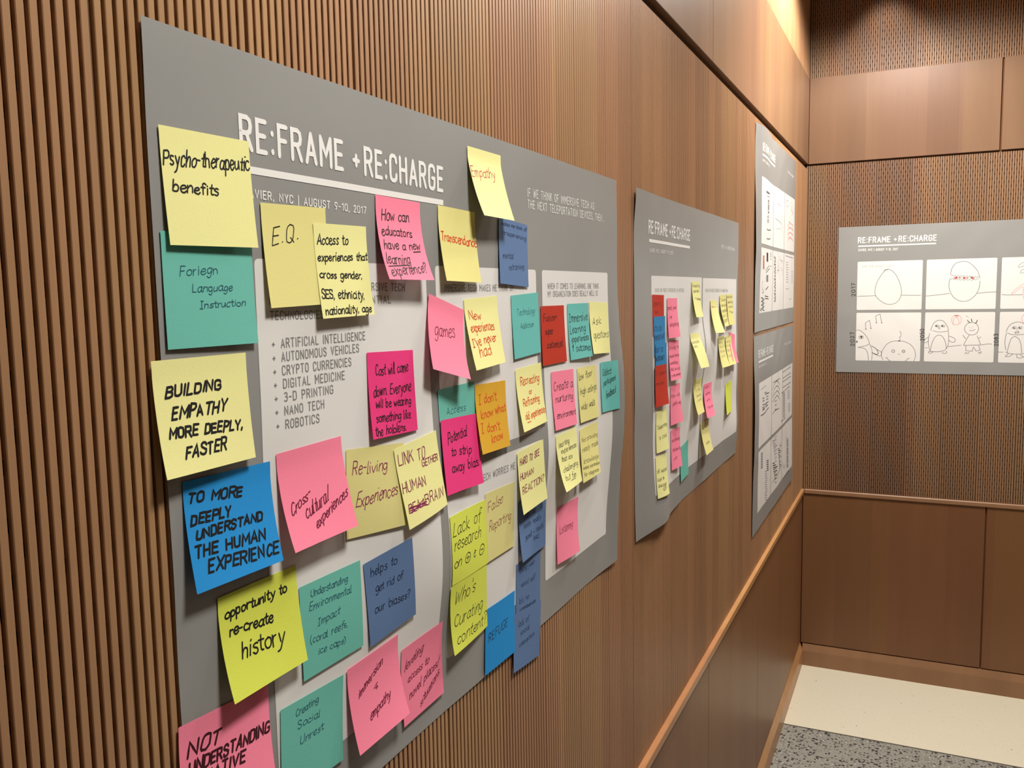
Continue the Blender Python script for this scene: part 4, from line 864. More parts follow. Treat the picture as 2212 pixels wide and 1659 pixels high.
NOTES = [
 ['p1', 'yellow', 'pale yellow sticky note reading Psycho-therapeutic benefits, top left of the near poster', [8.4, 63.2, -0.0164, 2.72, 3.74, 80.83, 74.32, 0.55, 1.2], 'black', 1.15, 0.12, [['Psycho-therapeutic', 1.5, 24.2, 79.6, 20.3, 11.4], ['benefits', 6.4, 40.5, 47.2, 39.8, 8.2]], []],
 ['p1', 'teal', 'teal sticky note reading Foriegn Language Instruction, under the big yellow one', [5.01, 128.59, 0.0072, 1.03, 2.67, 82.9, 74.73, 0.55, 0.9], 'tealink', 0.6, 0.12, [['Foriegn', 14.1, 28.1, 47.8, 25.8, 7.3], ['Language', 23.9, 38.6, 61.0, 37.0, 6.2], ['Instruction', 29.5, 49.2, 72.8, 47.9, 5.7]], []],
 ['p1', 'yellow2', 'yellow sticky note reading only E.Q.', [99.01, 103.33, -0.0253, 4.53, 3.89, 75.68, 76.16, 0.55, 0.9], 'black', 0.9, 0.2, [['E.Q.', 9.4, 30.4, 40.8, 25.7, 13.9]], []],
 ['p1', 'yellow', 'yellow sticky note reading Access to experiences that cross gender, overlapping the E.Q. note', [157.95, 113.96, -0.0176, 5.45, 5.04, 72.1, 75.3, 0.55, 1.6], 'black', 1.1, 0.12, [['Access to', 3.5, 16.6, 44.7, 16.1, 9.0], ['experiences that', 2.5, 29.8, 70.8, 28.5, 7.3], ['cross gender,', 2.7, 43.0, 60.0, 44.2, 6.9], ['SES, ethnicity,', 2.4, 59.2, 59.6, 61.0, 8.1], ['nationality, age', 4.0, 72.7, 67.8, 72.6, 7.4]], []],
 ['p1', 'pink', 'pink sticky note reading How can educators have a new learning experience?', [247.14, 83.92, 0.0101, 12.75, 14.21, 74.74, 75.27, 0.75, 0.9], 'black', 1.1, 0.12, [['How can', 8.2, 21.3, 54.5, 19.9, 11.4], ['educators', 5.7, 34.5, 55.8, 34.1, 9.3], ['have a new', 5.5, 47.4, 66.2, 45.4, 9.3], ['learning', 3.8, 60.3, 43.1, 60.5, 10.7], ['experience?', 6.4, 72.0, 67.9, 67.3, 10.9]], [[[52.9, 48.2], [65.5, 47.2]], [[5.4, 63.0], [40.5, 61.1]]]],
 ['p1', 'yellow2', 'yellow sticky note reading Transcendance in orange red ink', [356.08, 83.95, 0.0182, 8.2, 6.18, 78.3, 74.92, 0.55, 0.9], 'orange', 1.2, 0.05, [['Transcendance', 2.8, 34.4, 77.1, 36.9, 10.9]], []],
 ['p1', 'yellow', 'pale yellow sticky note reading Empathy, curling far off the poster top', [420.12, 18.09, -0.0081, 18.59, 15.45, 80.76, 75.13, 0.35, 0.9], 'red', 1.0, 0.05, [['Empathy', 1.5, 31.6, 59.7, 28.1, 12.4]], []],
 ['p1', 'navy', 'dusty blue sticky note reading mental retraining, under the curling Empathy note', [492.35, 86.05, 0.0545, 2.58, 1.34, 80.38, 74.58, 0.55, 0.9], 'navyink', 0.6, 0.12, [['makes me think of:', 6.9, 7.8, 79.2, 7.5, 4.8], ['re-experiencing', 9.3, 17.9, 76.2, 19.0, 5.9], ['mental', 9.3, 45.6, 39.2, 44.0, 8.0], ['retraining', 25.1, 57.9, 68.6, 53.4, 7.7]], []],
 ['p1', 'pink', 'tilted pink sticky note reading games', [332.46, 170.57, 0.2511, 11.79, 16.2, 71.39, 75.19, 0.55, 1.6], 'maroon', 0.9, 0.05, [['games', 11.3, 38.1, 52.0, 33.7, 16.6]], []],
 ['p1', 'yellow', "yellow sticky note reading New experiences I've never had in orange red ink", [403.13, 177.3, -0.0399, 11.7, 7.92, 80.41, 75.71, 0.4, 0.9], 'orange', 1.2, 0, [['New', 9.1, 21.6, 35.1, 23.5, 11.2], ['experiences', 7.7, 34.8, 65.3, 37.2, 11.5], ["I've never", 5.3, 51.0, 66.1, 49.3, 10.7], ['had', 16.6, 63.8, 46.1, 62.9, 14.1]], []],
 ['p1', 'teal2', 'teal sticky note reading Technology Addiction in thin ink', [521.01, 174.5, -0.0394, 1.8, 1.46, 78.04, 74.78, 0.55, 0.9], 'tealink', 0.5, 0.12, [['Technology', 14.3, 24.2, 67.2, 25.5, 9.0], ['Addiction', 21.8, 40.5, 60.4, 41.1, 7.3]], []],
 ['p1', 'red', 'brick red sticky note reading Fusion super customized', [607.84, 188.7, 0.0054, 1.45, 1.11, 79.43, 75.43, 0.55, 0.9], 'black', 0.9, 0.12, [['Fusion=', 8.5, 19.8, 52.3, 19.0, 10.7], ['super', 11.9, 36.4, 38.2, 36.4, 10.1], ['customized', 16.2, 54.4, 68.3, 53.9, 10.3]], []],
 ['p1', 'teal2', 'teal sticky note reading Immersive Learning experiences outcomes, right of the red note', [700.54, 187.57, 0.0026, 1.43, 5.24, 82.73, 76.96, 0.55, 0.9], 'black', 1.0, 0.12, [['Immersive', 4.3, 25.0, 77.5, 24.4, 13.7], ['Learning', 6.0, 40.8, 65.7, 40.4, 12.5], ['experiences', 9.0, 53.1, 76.3, 52.3, 10.7], ['^ outcomes', 9.4, 65.9, 78.9, 67.5, 11.6]], []],
 ['p1', 'yellow', 'yellow sticky note reading Ask questions', [788.11, 185.84, 0.0397, 6.25, 1.46, 82.56, 76.48, 0.5, 0.9], 'black', 0.9, 0.12, [['Ask', 10.2, 33.2, 50.2, 31.8, 12.5], ['questions', 10.9, 53.6, 80.5, 52.3, 12.8]], []],
 ['p1', 'teal', 'teal sticky note reading Access, half covered by the magenta bias note', [343.28, 266.11, -0.0128, -0.41, 0.24, 79.91, 75.38, 0.55, 0.7], 'tealink', 0.55, 0.12, [['Access', 16.6, 27.3, 59.2, 28.2, 9.1]], []],
 ['p1', 'magenta', 'magenta sticky note reading Potential to strip away bias', [343.85, 296.57, 0.0431, 2.79, 6.05, 83.12, 75.57, 0.55, 1.8], 'black', 1.2, 0.12, [['Potential', 13.5, 25.4, 57.3, 20.9, 12.4], ['to strip', 17.9, 38.2, 63.4, 40.4, 10.6], ['away bias.', 16.3, 54.8, 78.7, 55.8, 11.1]], []],
 ['p1', 'orange', "golden orange sticky note reading I don't know what I don't know", [423.6, 269.23, 0.0293, 7.56, 4.22, 76.32, 75.47, 0.55, 1.3], 'orange', 1.1, 0.0, [["I don't", 7.6, 21.7, 51.4, 20.5, 11.3], ['know what', 10.1, 37.6, 72.9, 34.7, 10.9], ["I don't", 6.6, 52.9, 53.0, 54.2, 11.4], ['know', 27.6, 67.2, 58.8, 64.9, 11.1]], []],
 ['p1', 'yellow', 'yellow sticky note reading Recreating or Reframing old experiences', [528.18, 261.76, -0.0313, 7.31, 2.76, 76.82, 75.21, 0.55, 0.9], 'orange', 1.1, 0.12, [['Recreating', 11.7, 20.5, 67.6, 22.4, 11.3], ['or', 32.9, 34.2, 42.2, 34.5, 8.0], ['Reframing', 12.0, 46.3, 62.7, 46.3, 10.9], ['old experiences', 12.4, 62.6, 75.6, 62.8, 10.0]], [[[15.7, 66.0], [25.9, 66.1]]]],
 ['p1', 'pink', 'pink sticky note reading Create a nurturing environment', [635.68, 274.7, 0.0315, 1.76, 2.02, 75.35, 76.54, 0.55, 0.9], 'black', 0.9, 0.12, [['Create a', 5.8, 25.8, 70.7, 23.7, 13.7], ['nurturing', 9.2, 40.7, 67.7, 40.8, 10.7], ['environment', 8.3, 62.5, 74.2, 62.7, 10.1]], []],
 ['p1', 'yellow2', 'yellow sticky note reading low floor high ceilings wide walls', [726.58, 277.79, 0.0238, 1.61, 1.75, 85.24, 77.92, 0.55, 0.9], 'black', 0.9, 0.12, [['low floor', 4.4, 17.6, 64.3, 14.7, 10.8], ['high ceilings', 7.1, 38.2, 82.1, 36.7, 10.9], ['wide walls', 6.6, 60.7, 68.7, 58.4, 10.8]], []],
 ['p1', 'teal2', 'teal sticky note reading Collect participant feedback at the right border', [830.36, 278.41, 0.0016, 1.29, 1.18, 65.81, 76.12, 0.55, 0.9], 'black', 0.9, 0.12, [['Collect', 9.1, 21.4, 40.5, 19.9, 12.1], ['participant', 12.1, 36.5, 54.5, 30.0, 9.3], ['feedback', 18.8, 57.1, 54.3, 49.6, 11.5]], []],
 ['p1', 'yellow', 'yellow sticky note reading HARD TO SEE HUMAN REACTION?', [523.69, 359.59, -0.0522, 8.13, 6.97, 72.72, 76.62, 0.55, 1.6], 'plum', 1.1, 0.12, [['HARD TO SEE', 5.9, 17.9, 59.2, 17.1, 8.5], ['HUMAN', 4.0, 35.6, 39.6, 35.1, 8.4], ['REACTION?', 6.9, 52.9, 68.5, 52.5, 9.7]], []],
 ['p1', 'yellow', 'yellow sticky note reading learning experiences that are challenging but fun', [635.97, 358.98, -0.0143, 17.53, 9.75, 72.39, 76.46, 0.55, 0.9], 'black', 0.75, 0.12, [['learning', 7.1, 17.0, 42.6, 16.6, 8.6], ['experiences', 12.2, 26.2, 66.6, 26.5, 7.6], ['that are', 10.0, 36.4, 46.5, 38.6, 7.6], ['challenging.', 9.6, 51.3, 66.2, 51.9, 8.4], ['but fun', 11.1, 62.9, 50.5, 64.9, 8.7]], [[[28.0, 66.2], [47.2, 66.8]]]],
 ['p1', 'yellow2', 'yellow sticky note reading not providing ready made knowledge', [721.45, 364.47, -0.0023, 7.24, 7.27, 85.17, 76.09, 0.55, 0.9], 'black', 0.65, 0.12, [['Not providing', 7.7, 19.8, 84.0, 21.9, 7.4], ['ready made', 6.4, 33.9, 84.0, 34.6, 8.1], ['knowledge', 9.1, 50.2, 81.1, 54.4, 8.0], ['makes coordination', 5.0, 58.0, 83.3, 63.7, 5.3], ['for integration', 6.5, 68.2, 76.0, 72.7, 6.0]], []],
 ['p1', 'pink', 'pink sticky note reading Listening, alone at the lower right', [647.02, 458.01, 0.0236, 3.31, 7.49, 77.16, 75.6, 0.55, 0.9], 'maroon', 0.8, 0.12, [['Listening', 9.5, 37.7, 55.8, 37.1, 11.8]], []],
 ['p1', 'navy', 'dusty blue sticky note reading can be both really good, below the HARD TO SEE note', [531.57, 421.01, 0.0128, 6.4, 1.43, 79.12, 74.98, 0.55, 1.0], 'navyink', 0.7, 0.12, [['can be', 16.2, 25.0, 49.1, 24.1, 7.6], ['both really', 14.8, 36.5, 66.9, 36.9, 7.5], ['good + really', 16.7, 51.5, 73.0, 49.3, 7.5], ['bad', 41.5, 58.8, 57.9, 58.5, 7.5]], []],
 ['p1', 'navy', 'dusty blue sticky note reading being your worst self', [525.88, 497.42, 0.0321, -0.06, -0.16, 72.72, 76.48, 0.55, 0.8], 'navyink', 0.6, 0.12, [['being your', 10.8, 13.8, 55.0, 13.2, 7.1], ['worst self', 15.4, 32.5, 56.8, 33.5, 7.7], ['b/c no', 10.0, 51.8, 38.9, 52.5, 8.2], ['consequences', 11.4, 62.1, 58.2, 63.8, 5.9]], [[[10.2, 64.0], [58.7, 65.7]]]],
 ['p1', 'navy', 'dusty blue sticky note reading lack of social interaction, hanging below the poster edge', [517.07, 556.86, 0.111, 1.06, 0.22, 80.47, 70.49, 0.55, 1.6], 'navyink', 0.6, 0.12, [['lack of', 13.2, 18.3, 43.2, 17.5, 8.6], ['social', 19.0, 29.9, 46.2, 27.5, 6.9], ['interaction', 16.4, 43.9, 60.9, 39.9, 6.9]], []],
 ['p1', 'blue', 'bright blue sticky note reading REFUGE at the poster bottom edge', [435.61, 523.11, 0.0461, 0.87, 0.96, 83.83, 75.38, 0.55, 1.3], 'black', 0.8, 0.12, [['REFUGE', 8.2, 39.6, 61.5, 36.2, 10.5]], []],
 ['p1', 'lime', 'lime green sticky note reading Lack of research', [349.97, 396.46, 0.0174, 0.66, 1.26, 90.3, 71.35, 0.55, 1.0], 'black', 0.9, 0.3, [['Lack of', 4.4, 21.7, 76.4, 20.2, 16.0], ['research', 4.7, 36.6, 73.7, 37.0, 14.5], ['on @ & %', 3.6, 53.8, 79.6, 56.6, 11.7]], []],
 ['p1', 'lime', "lime green sticky note reading Who's curating content?", [346.74, 468.6, -0.0018, 9.13, 1.27, 89.88, 73.18, 0.55, 1.6], 'black', 0.9, 0.3, [["Who's", 7.5, 22.8, 58.6, 21.3, 16.5], ['Curating', 7.0, 45.4, 76.9, 48.3, 15.1], ['content?', 8.5, 64.8, 87.7, 68.0, 13.7]], []],
 ['p1', 'yellow3', 'dull yellow sticky note reading False Reporting', [440.87, 391.86, 0.0199, 1.37, 1.2, 77.69, 77.22, 0.55, 0.8], 'brown', 0.8, 0.2, [['False', 5.5, 21.9, 46.4, 18.6, 13.2], ['Reporting', 7.2, 44.2, 69.1, 42.6, 12.8]], []],
 ['p1', 'yellow', 'yellow sticky note reading BUILDING EMPATHY, overhanging the poster left edge', [-8.78, 209.6, 0.0056, 8.78, 5.75, 85.25, 75.22, 0.55, 0.9], 'black', 1.7, 0.25, [['BUILDING', 9.3, 24.1, 58.9, 22.9, 7.6], ['EMPATHY', 12.3, 38.4, 61.6, 38.6, 8.6], ['MORE DEEPLY,', 8.1, 50.0, 75.9, 53.2, 7.1], ['FASTER', 18.9, 64.4, 57.2, 64.7, 8.7]], []],
 ['p1', 'blue', 'bright blue sticky note reading TO MORE DEEPLY UNDERSTAND THE HUMAN EXPERIENCE', [11.58, 290.37, 0.0216, 8.58, 9.4, 85.79, 74.48, 0.55, 0.9], 'black', 1.8, 0.25, [['TO MORE', 3.9, 14.6, 55.1, 19.9, 7.6], ['DEEPLY', 4.3, 29.5, 42.1, 31.3, 7.4], ['UNDERSTAND', 6.9, 39.7, 72.7, 40.8, 6.7], ['THE HUMAN', 3.8, 51.3, 72.1, 55.0, 8.2], ['EXPERIENCE', 12.9, 63.5, 82.8, 68.0, 9.0]], []],
 ['p1', 'pink', 'pink sticky note reading Cross-cultural experiences', [104.28, 288.19, -0.0191, 12.44, 11.46, 78.66, 76.17, 0.55, 0.9], 'maroon', 1.0, 0.2, [['Cross-', 7.4, 50.1, 33.2, 40.0, 9.3], ['cultural', 22.5, 55.9, 52.7, 47.4, 11.7], ['experiences', 30.8, 65.9, 76.2, 48.7, 9.0]], []],
 ['p1', 'yellow3', 'dull yellow sticky note reading Re-living Experiences', [188.87, 299.35, 0.0909, 0.8, 2.17, 84.86, 75.19, 0.55, 0.8], 'plum', 0.9, 0.2, [['Re-living', 7.7, 22.1, 58.0, 22.5, 12.0], ['Experiences', 11.8, 50.0, 71.6, 45.6, 12.9]], []],
 ['p1', 'yellow', 'yellow sticky note reading LINK TOGETHER HUMAN BRAIN with a crossed out word', [256.08, 310.61, -0.0824, 5.15, 3.42, 76.43, 75.79, 0.55, 1.6], 'plum', 1.0, 0.12, [['LINK TO', 4.4, 16.6, 49.4, 19.9, 12.1], ['GETHER', 41.4, 27.3, 72.3, 28.8, 7.2], ['HUMAN', 2.4, 42.2, 41.6, 45.1, 10.8], ['BEAA', 4.8, 61.0, 33.3, 63.1, 9.4], ['BRAIN', 34.4, 62.5, 70.8, 65.2, 11.2]], [[[5.7, 57.8], [36.3, 59.9]], [[5.8, 59.6], [33.6, 62.3]], [[7.7, 56.7], [32.5, 60.6]], [[8.7, 62.3], [31.7, 56.2]]]],
 ['p1', 'magenta', 'magenta sticky note reading Cost will come down, alone in the white panel', [224.7, 220.46, 0.0341, 4.05, 1.24, 74.73, 75.61, 0.55, 0.9], 'black', 1.0, 0.1, [['Cost will come', 11.8, 20.8, 64.3, 19.6, 10.5], ['down. Everyone', 6.4, 39.1, 67.3, 37.6, 10.5], ['will be wearing', 8.3, 49.0, 65.5, 50.4, 8.4], ['something like', 7.4, 61.5, 63.8, 62.8, 8.8], ['the hololens.', 4.0, 73.3, 54.2, 73.5, 8.7]], []],
 ['p1', 'lime', 'lime green sticky note reading opportunity to re-create history', [36.66, 376.82, 0.0103, 11.67, 8.21, 83.03, 75.05, 0.55, 0.9], 'black', 1.4, 0.15, [['opportunity to', 5.7, 16.9, 71.3, 17.4, 8.0], ['re-create', 7.8, 29.8, 52.9, 34.3, 8.5], ['history', 15.9, 48.4, 61.1, 52.7, 13.7]], []],
 ['p1', 'teal', 'teal sticky note reading Understanding Environmental Impact coral reefs', [121.92, 396.66, 0.0009, 1.19, 1.06, 76.98, 76.01, 0.55, 0.8], 'tealink', 0.6, 0.12, [['Understanding', 13.4, 11.8, 59.4, 12.9, 6.8], ['Environmental', 10.9, 22.3, 63.4, 23.8, 7.2], ['Impact', 19.5, 37.9, 47.1, 36.7, 6.9], ['(coral reefs,', 9.8, 49.2, 56.4, 51.3, 6.9], ['ice caps)', 18.7, 61.1, 53.0, 64.1, 6.6]], []],
 ['p1', 'navy', 'dusty blue sticky note reading helps to get rid of our biases?', [202.84, 401.76, -0.0729, 1.48, 1.71, 71.42, 76.9, 0.55, 0.9], 'navyink', 0.8, 0.12, [['helps to', 8.0, 14.7, 46.4, 16.3, 9.3], ['get rid of', 13.2, 31.0, 53.4, 33.5, 8.5], ['our biases?', 9.6, 49.0, 62.9, 56.1, 9.0]], []],
 ['p1', 'pink', 'pink sticky note reading immersion 4 empathy', [176.93, 486.04, -0.0368, 10.39, 12.62, 75.68, 77.04, 0.55, 1.5], 'maroon', 1.0, 0.3, [['immersion', 12.5, 31.8, 51.0, 16.8, 7.7], ['4', 34.1, 35.1, 40.4, 35.5, 6.0], ['empathy', 22.4, 57.1, 56.2, 50.7, 8.7]], []],
 ['p1', 'pink', 'pink sticky note reading leveling access to novel places, beside the immersion note', [260.81, 502.68, -0.0214, 2.14, 2.31, 75.49, 76.21, 0.55, 0.9], 'maroon', 0.9, 0.3, [['leveling', 5.4, 23.8, 40.3, 16.5, 9.6], ['access to', 11.1, 37.1, 51.2, 33.2, 8.3], ['novel places/', 11.8, 54.5, 70.0, 43.1, 9.1], ['situations', 29.5, 70.5, 69.1, 53.5, 7.8]], []],
 ['p1', 'teal', 'teal sticky note reading Creating Social Unrest at the bottom', [94.86, 484.11, 0.0538, 0.97, 1.49, 77.92, 73.49, 0.55, 0.9], 'tealink', 0.6, 0.12, [['Creating', 17.7, 12.6, 45.6, 10.6, 6.8], ['Social', 20.1, 22.9, 47.4, 23.6, 6.8], ['Unrest', 22.5, 36.6, 52.1, 36.3, 7.2]], []],
 ['p1', 'pink', 'pink sticky note reading NOT UNDERSTANDING, cut off in the bottom left corner', [-3.68, 451.13, 0.0717, 6.27, 8.87, 87.14, 76.54, 0.55, 0.9], 'maroonblack', 1.8, 0.25, [['NOT', 7.2, 22.9, 36.7, 23.2, 10.5], ['UNDERSTANDING', 7.0, 35.2, 85.9, 35.3, 8.5], ['NATIVE', 20.3, 45.0, 58.8, 46.3, 8.0]], []],
 ['p2', 'red', 'red sticky note at the top left of the second poster', [107.06, 177.06, 0.0202, 0.19, 0.54, 76.34, 73.91, 0.55, 0.8], 'darkred', 0.8, 0.12, [['DIRTY', 8.0, 21.0, 56.9, 20.3, 7.6], ['toy', 13.0, 33.5, 43.8, 33.8, 6.7]], []],
 ['p2', 'blue2', "blue sticky note reading IT'S SO IMPORTANT, below the top red note", [110.29, 216.86, 0.0076, -0.13, 0.61, 77.49, 71.88, 0.55, 1.5], 'navyink', 1.1, 0.12, [["IT'S SO", 3.4, 26.1, 50.9, 26.3, 9.3], ['IMPORTANT', 1.7, 43.5, 72.9, 41.9, 10.2]], []],
 ['p2', 'blue2', 'blue sticky note reading OUT TO WORK, above the lower red note', [114.71, 266.38, 0.0163, 0.01, 0.76, 78.46, 72.28, 0.55, 2.3], 'navyink', 1.1, 0.12, [['OUT TO', 1.5, 14.8, 49.1, 15.1, 8.4], ['WORKING?', 1.5, 31.3, 58.2, 30.2, 9.3]], []],
 ['p2', 'red', 'red sticky note below the blue notes on the second poster', [109.49, 305.2, 0.0217, 1.15, 6.16, 78.43, 75.27, 0.55, 3.0], 'darkred', 0.8, 0.12, [['I learn', 1.5, 17.5, 77.2, 18.2, 7.7], ['more', 4.1, 36.3, 52.0, 36.0, 8.5]], []],
 ['p2', 'pink', 'topmost pink sticky note of the pink column on the second poster', [204.41, 184.6, 0.0144, 3.26, 6.65, 76.76, 76.02, 0.55, 1.2], 'maroon', 1.0, 0.12, [['mind your', 1.5, 22.6, 68.5, 20.6, 9.0], ['is', 11.6, 38.5, 28.1, 38.0, 7.2], ['shopping', 11.5, 54.3, 74.5, 52.6, 8.4]], []],
 ['p2', 'pink', 'second pink sticky note from the top of the pink column', [213.43, 265.82, 0.03, 4.81, 7.3, 76.4, 76.79, 0.55, 1.2], 'maroon', 0.9, 0.12, [['Driving to', 2.2, 17.3, 75.2, 15.4, 7.2], ['experience', 6.2, 32.5, 75.2, 31.5, 7.3], ['something', 5.8, 45.8, 62.1, 46.0, 7.4], ['that we not', 4.8, 58.1, 75.2, 58.1, 7.7], ['in the moment', 7.1, 69.8, 75.2, 69.0, 5.9]], []],
 ['p2', 'pink', 'third pink sticky note from the top of the pink column', [226.99, 354.21, 0.0048, 1.48, 8.75, 76.67, 76.49, 0.55, 1.2], 'maroon', 0.9, 0.12, [['how we', 1.7, 22.9, 70.8, 24.9, 9.1], ['justify way', 14.6, 38.8, 75.5, 41.2, 8.3]], []],
 ['p2', 'pink', 'lowest pink sticky note of the pink column', [232.37, 440.97, 0.038, 1.47, 7.15, 76.55, 77.85, 0.55, 1.2], 'maroon', 0.9, 0.12, [['not entirely', 6.8, 23.9, 75.3, 24.9, 7.3], ['intuitive to', 12.2, 42.6, 75.3, 44.4, 7.3], ['us', 20.0, 59.9, 41.7, 59.1, 7.3]], []],
 ['p2', 'yellow', 'yellow sticky note reading Teleporting is cool, below the lower red note', [120.59, 390.15, 0.0346, 1.4, 4.23, 77.99, 76.18, 0.55, 1.2], 'black', 0.9, 0.12, [['Teleporting', 7.8, 33.7, 76.8, 32.0, 7.8], ['is cool', 17.9, 53.7, 68.6, 52.0, 8.6]], []],
 ['p2', 'yellow', 'yellow sticky note with a doodle, lowest in the left column', [114.06, 472.26, 0.072, 1.2, 3.46, 77.95, 76.09, 0.55, 1.2], 'black', 0.9, 0.12, [['VR helped', 3.4, 31.8, 72.1, 31.2, 7.8], ['kids to', 5.9, 45.6, 46.8, 44.7, 6.9], ['discover', 6.1, 56.7, 60.4, 56.8, 6.9], ['@', 32.1, 65.2, 56.0, 64.1, 8.1]], []],
 ['p2', 'yellow', 'yellow sticky note at the top of the divider line, casting a pointed shadow', [399.89, 152.25, 0.0092, 10.13, 7.64, 75.85, 75.73, 0.55, 1.2], 'black', 0.9, 0.12, [['breaking', 5.9, 11.8, 70.3, 11.3, 6.8], ['barriers', 10.6, 23.4, 63.8, 22.3, 7.1], ['& access', 21.5, 37.1, 74.6, 40.3, 6.6]], []],
 ['p2', 'yellow', 'yellow sticky note whose bottom curls up brightly over the divider line', [381.4, 260.65, 0.0193, 22.98, 19.94, 75.83, 75.67, 0.1, 1.2], 'grey', 0.6, 0.12, [['Mixed', 8.0, 12.7, 55.4, 12.5, 6.1], ['conversation', 1.5, 21.6, 54.8, 20.7, 7.8], ['reality', 1.5, 30.7, 32.8, 30.1, 7.7]], []],
 ['p2', 'yellow2', 'yellow sticky note of short dashed lines left of the divider line', [416.71, 360.47, 0.0121, 14.29, 10.83, 75.55, 75.2, 0.55, 1.2], 'grey', 0.7, 0.12, [['sit and', 18.1, 13.2, 50.9, 11.1, 5.8], ['in the', 24.5, 26.7, 59.8, 26.0, 5.0], ['learning', 23.9, 38.5, 65.6, 37.6, 5.2], ['virtual', 25.3, 49.6, 64.8, 47.5, 5.7]], []],
 ['p2', 'yellow', 'yellow sticky note with orange writing, leaning out beside two yellow notes', [578.37, 192.9, 0.0608, 9.19, 17.8, 76.03, 76.13, 0.4, 1.6], 'orange', 0.9, 0.12, [['Holo deck', 7.5, 18.3, 69.8, 13.8, 6.9]], []],
 ['p2', 'yellow2', 'left one of two overlapping yellow notes at the top right of the second poster', [679.13, 183.53, -0.0072, 12.79, 7.61, 76.24, 76.52, 0.55, 1.4], 'black', 0.9, 0.12, [['Future', 6.8, 15.1, 68.7, 14.3, 6.7], ['interact', 3.7, 28.3, 75.0, 28.1, 7.7], ['needed', 8.9, 41.9, 75.0, 40.6, 8.6], ['skill', 6.0, 54.2, 72.3, 53.1, 10.1], ['teacher', 1.5, 67.0, 65.9, 65.5, 12.7]], []],
 ['p2', 'yellow2', 'right one of two overlapping yellow notes at the top right of the second poster', [766.01, 182.74, -0.0019, 6.84, 5.86, 76.2, 76.28, 0.55, 1.1], 'black', 0.9, 0.12, [['school', 5.7, 9.3, 74.2, 9.1, 6.9], ['learning', 9.2, 21.9, 75.0, 22.1, 7.2], ['world', 16.8, 33.6, 73.4, 33.8, 7.4], ['in one', 23.5, 45.3, 65.3, 48.9, 7.7]], []],
 ['p2', 'yellow2', 'left one of the lower yellow pair beside a pink note', [657.47, 281.78, 0.0256, 11.35, 15.05, 76.37, 74.14, 0.55, 1.4], 'grey', 0.6, 0.12, [['people', 9.2, 7.1, 71.4, 5.6, 5.6], ['share', 7.2, 16.9, 53.2, 16.3, 5.8], ['more of', 7.5, 26.8, 69.3, 25.9, 6.4], ['their own', 10.9, 38.0, 65.1, 38.3, 7.0], ['world', 10.9, 50.3, 59.3, 49.5, 7.7]], []],
 ['p2', 'yellow2', 'right one of the lower yellow pair beside a pink note', [744.93, 284.88, 0.0141, 12.53, 12.03, 76.13, 73.09, 0.55, 1.6], 'grey', 0.6, 0.12, [['kids', 1.5, 5.2, 62.7, 3.1, 5.8], ['meeting', 1.5, 16.5, 66.3, 16.1, 6.3], ['around', 1.5, 25.7, 64.8, 26.7, 7.1], ['them in', 5.5, 38.7, 59.5, 38.2, 7.7], ['class', 3.5, 52.5, 55.1, 52.2, 8.2]], []],
 ['p2', 'pink', 'pink sticky note half hidden behind the lower yellow pair', [797.51, 277.29, 0.1303, 11.01, 10.87, 76.26, 74.04, 0.55, 0.8], 'black', 1.0, 0.12, [], []],
 ['p2', 'pink', 'pink sticky note just right of the divider line', [524.84, 380.14, 0.0242, 11.08, 11.95, 76.38, 75.31, 0.55, 1.2], 'maroon', 0.9, 0.12, [['make', 7.9, 11.7, 44.3, 9.5, 6.8], ['country', 15.4, 25.6, 61.2, 24.4, 6.2], ['why', 22.7, 40.6, 55.1, 39.6, 6.7], ['travel', 20.5, 56.9, 70.8, 55.9, 7.3]], []],
 ['p2', 'lime', 'lime green sticky note at the right side of the second poster', [750.91, 404.26, -0.0367, 6.34, 1.32, 75.82, 76.34, 0.55, 1.2], 'black', 1.0, 0.12, [], []],
 ['p2', 'yellow3', 'dull yellow sticky note hanging over the bottom of the right panel', [507.61, 463.27, -0.0062, 16.1, 13.88, 76.11, 71.96, 0.3, 1.2], 'black', 0.9, 0.12, [['Laptop', 9.3, 16.3, 56.6, 16.3, 6.4], ['work', 26.7, 51.3, 60.0, 52.8, 8.0]], []],
 ['p2', 'teal', 'narrow teal sticky note at the bottom of the second poster', [315.71, 487.42, -0.0798, 1.05, 1.0, 75.75, 73.06, 0.55, 1.4], 'black', 1.0, 0.12, [], []]]

# ---------------------------------------------------------------- the room
FAR = 3.81
def xf(me, far):
    """walls are modelled for the left wall (x out, y along); the far wall is the same thing turned by -90 degrees"""
    return me
def struct(name, me, mat, **kw): return obj(name, me, mat, None, kind='structure', **kw)
def put(o, far, along, z=0.0):
    if far: o.rotation_euler = (0, 0, -math.pi/2); o.location = (along, FAR, z)
    else: o.location = (0, along, z)
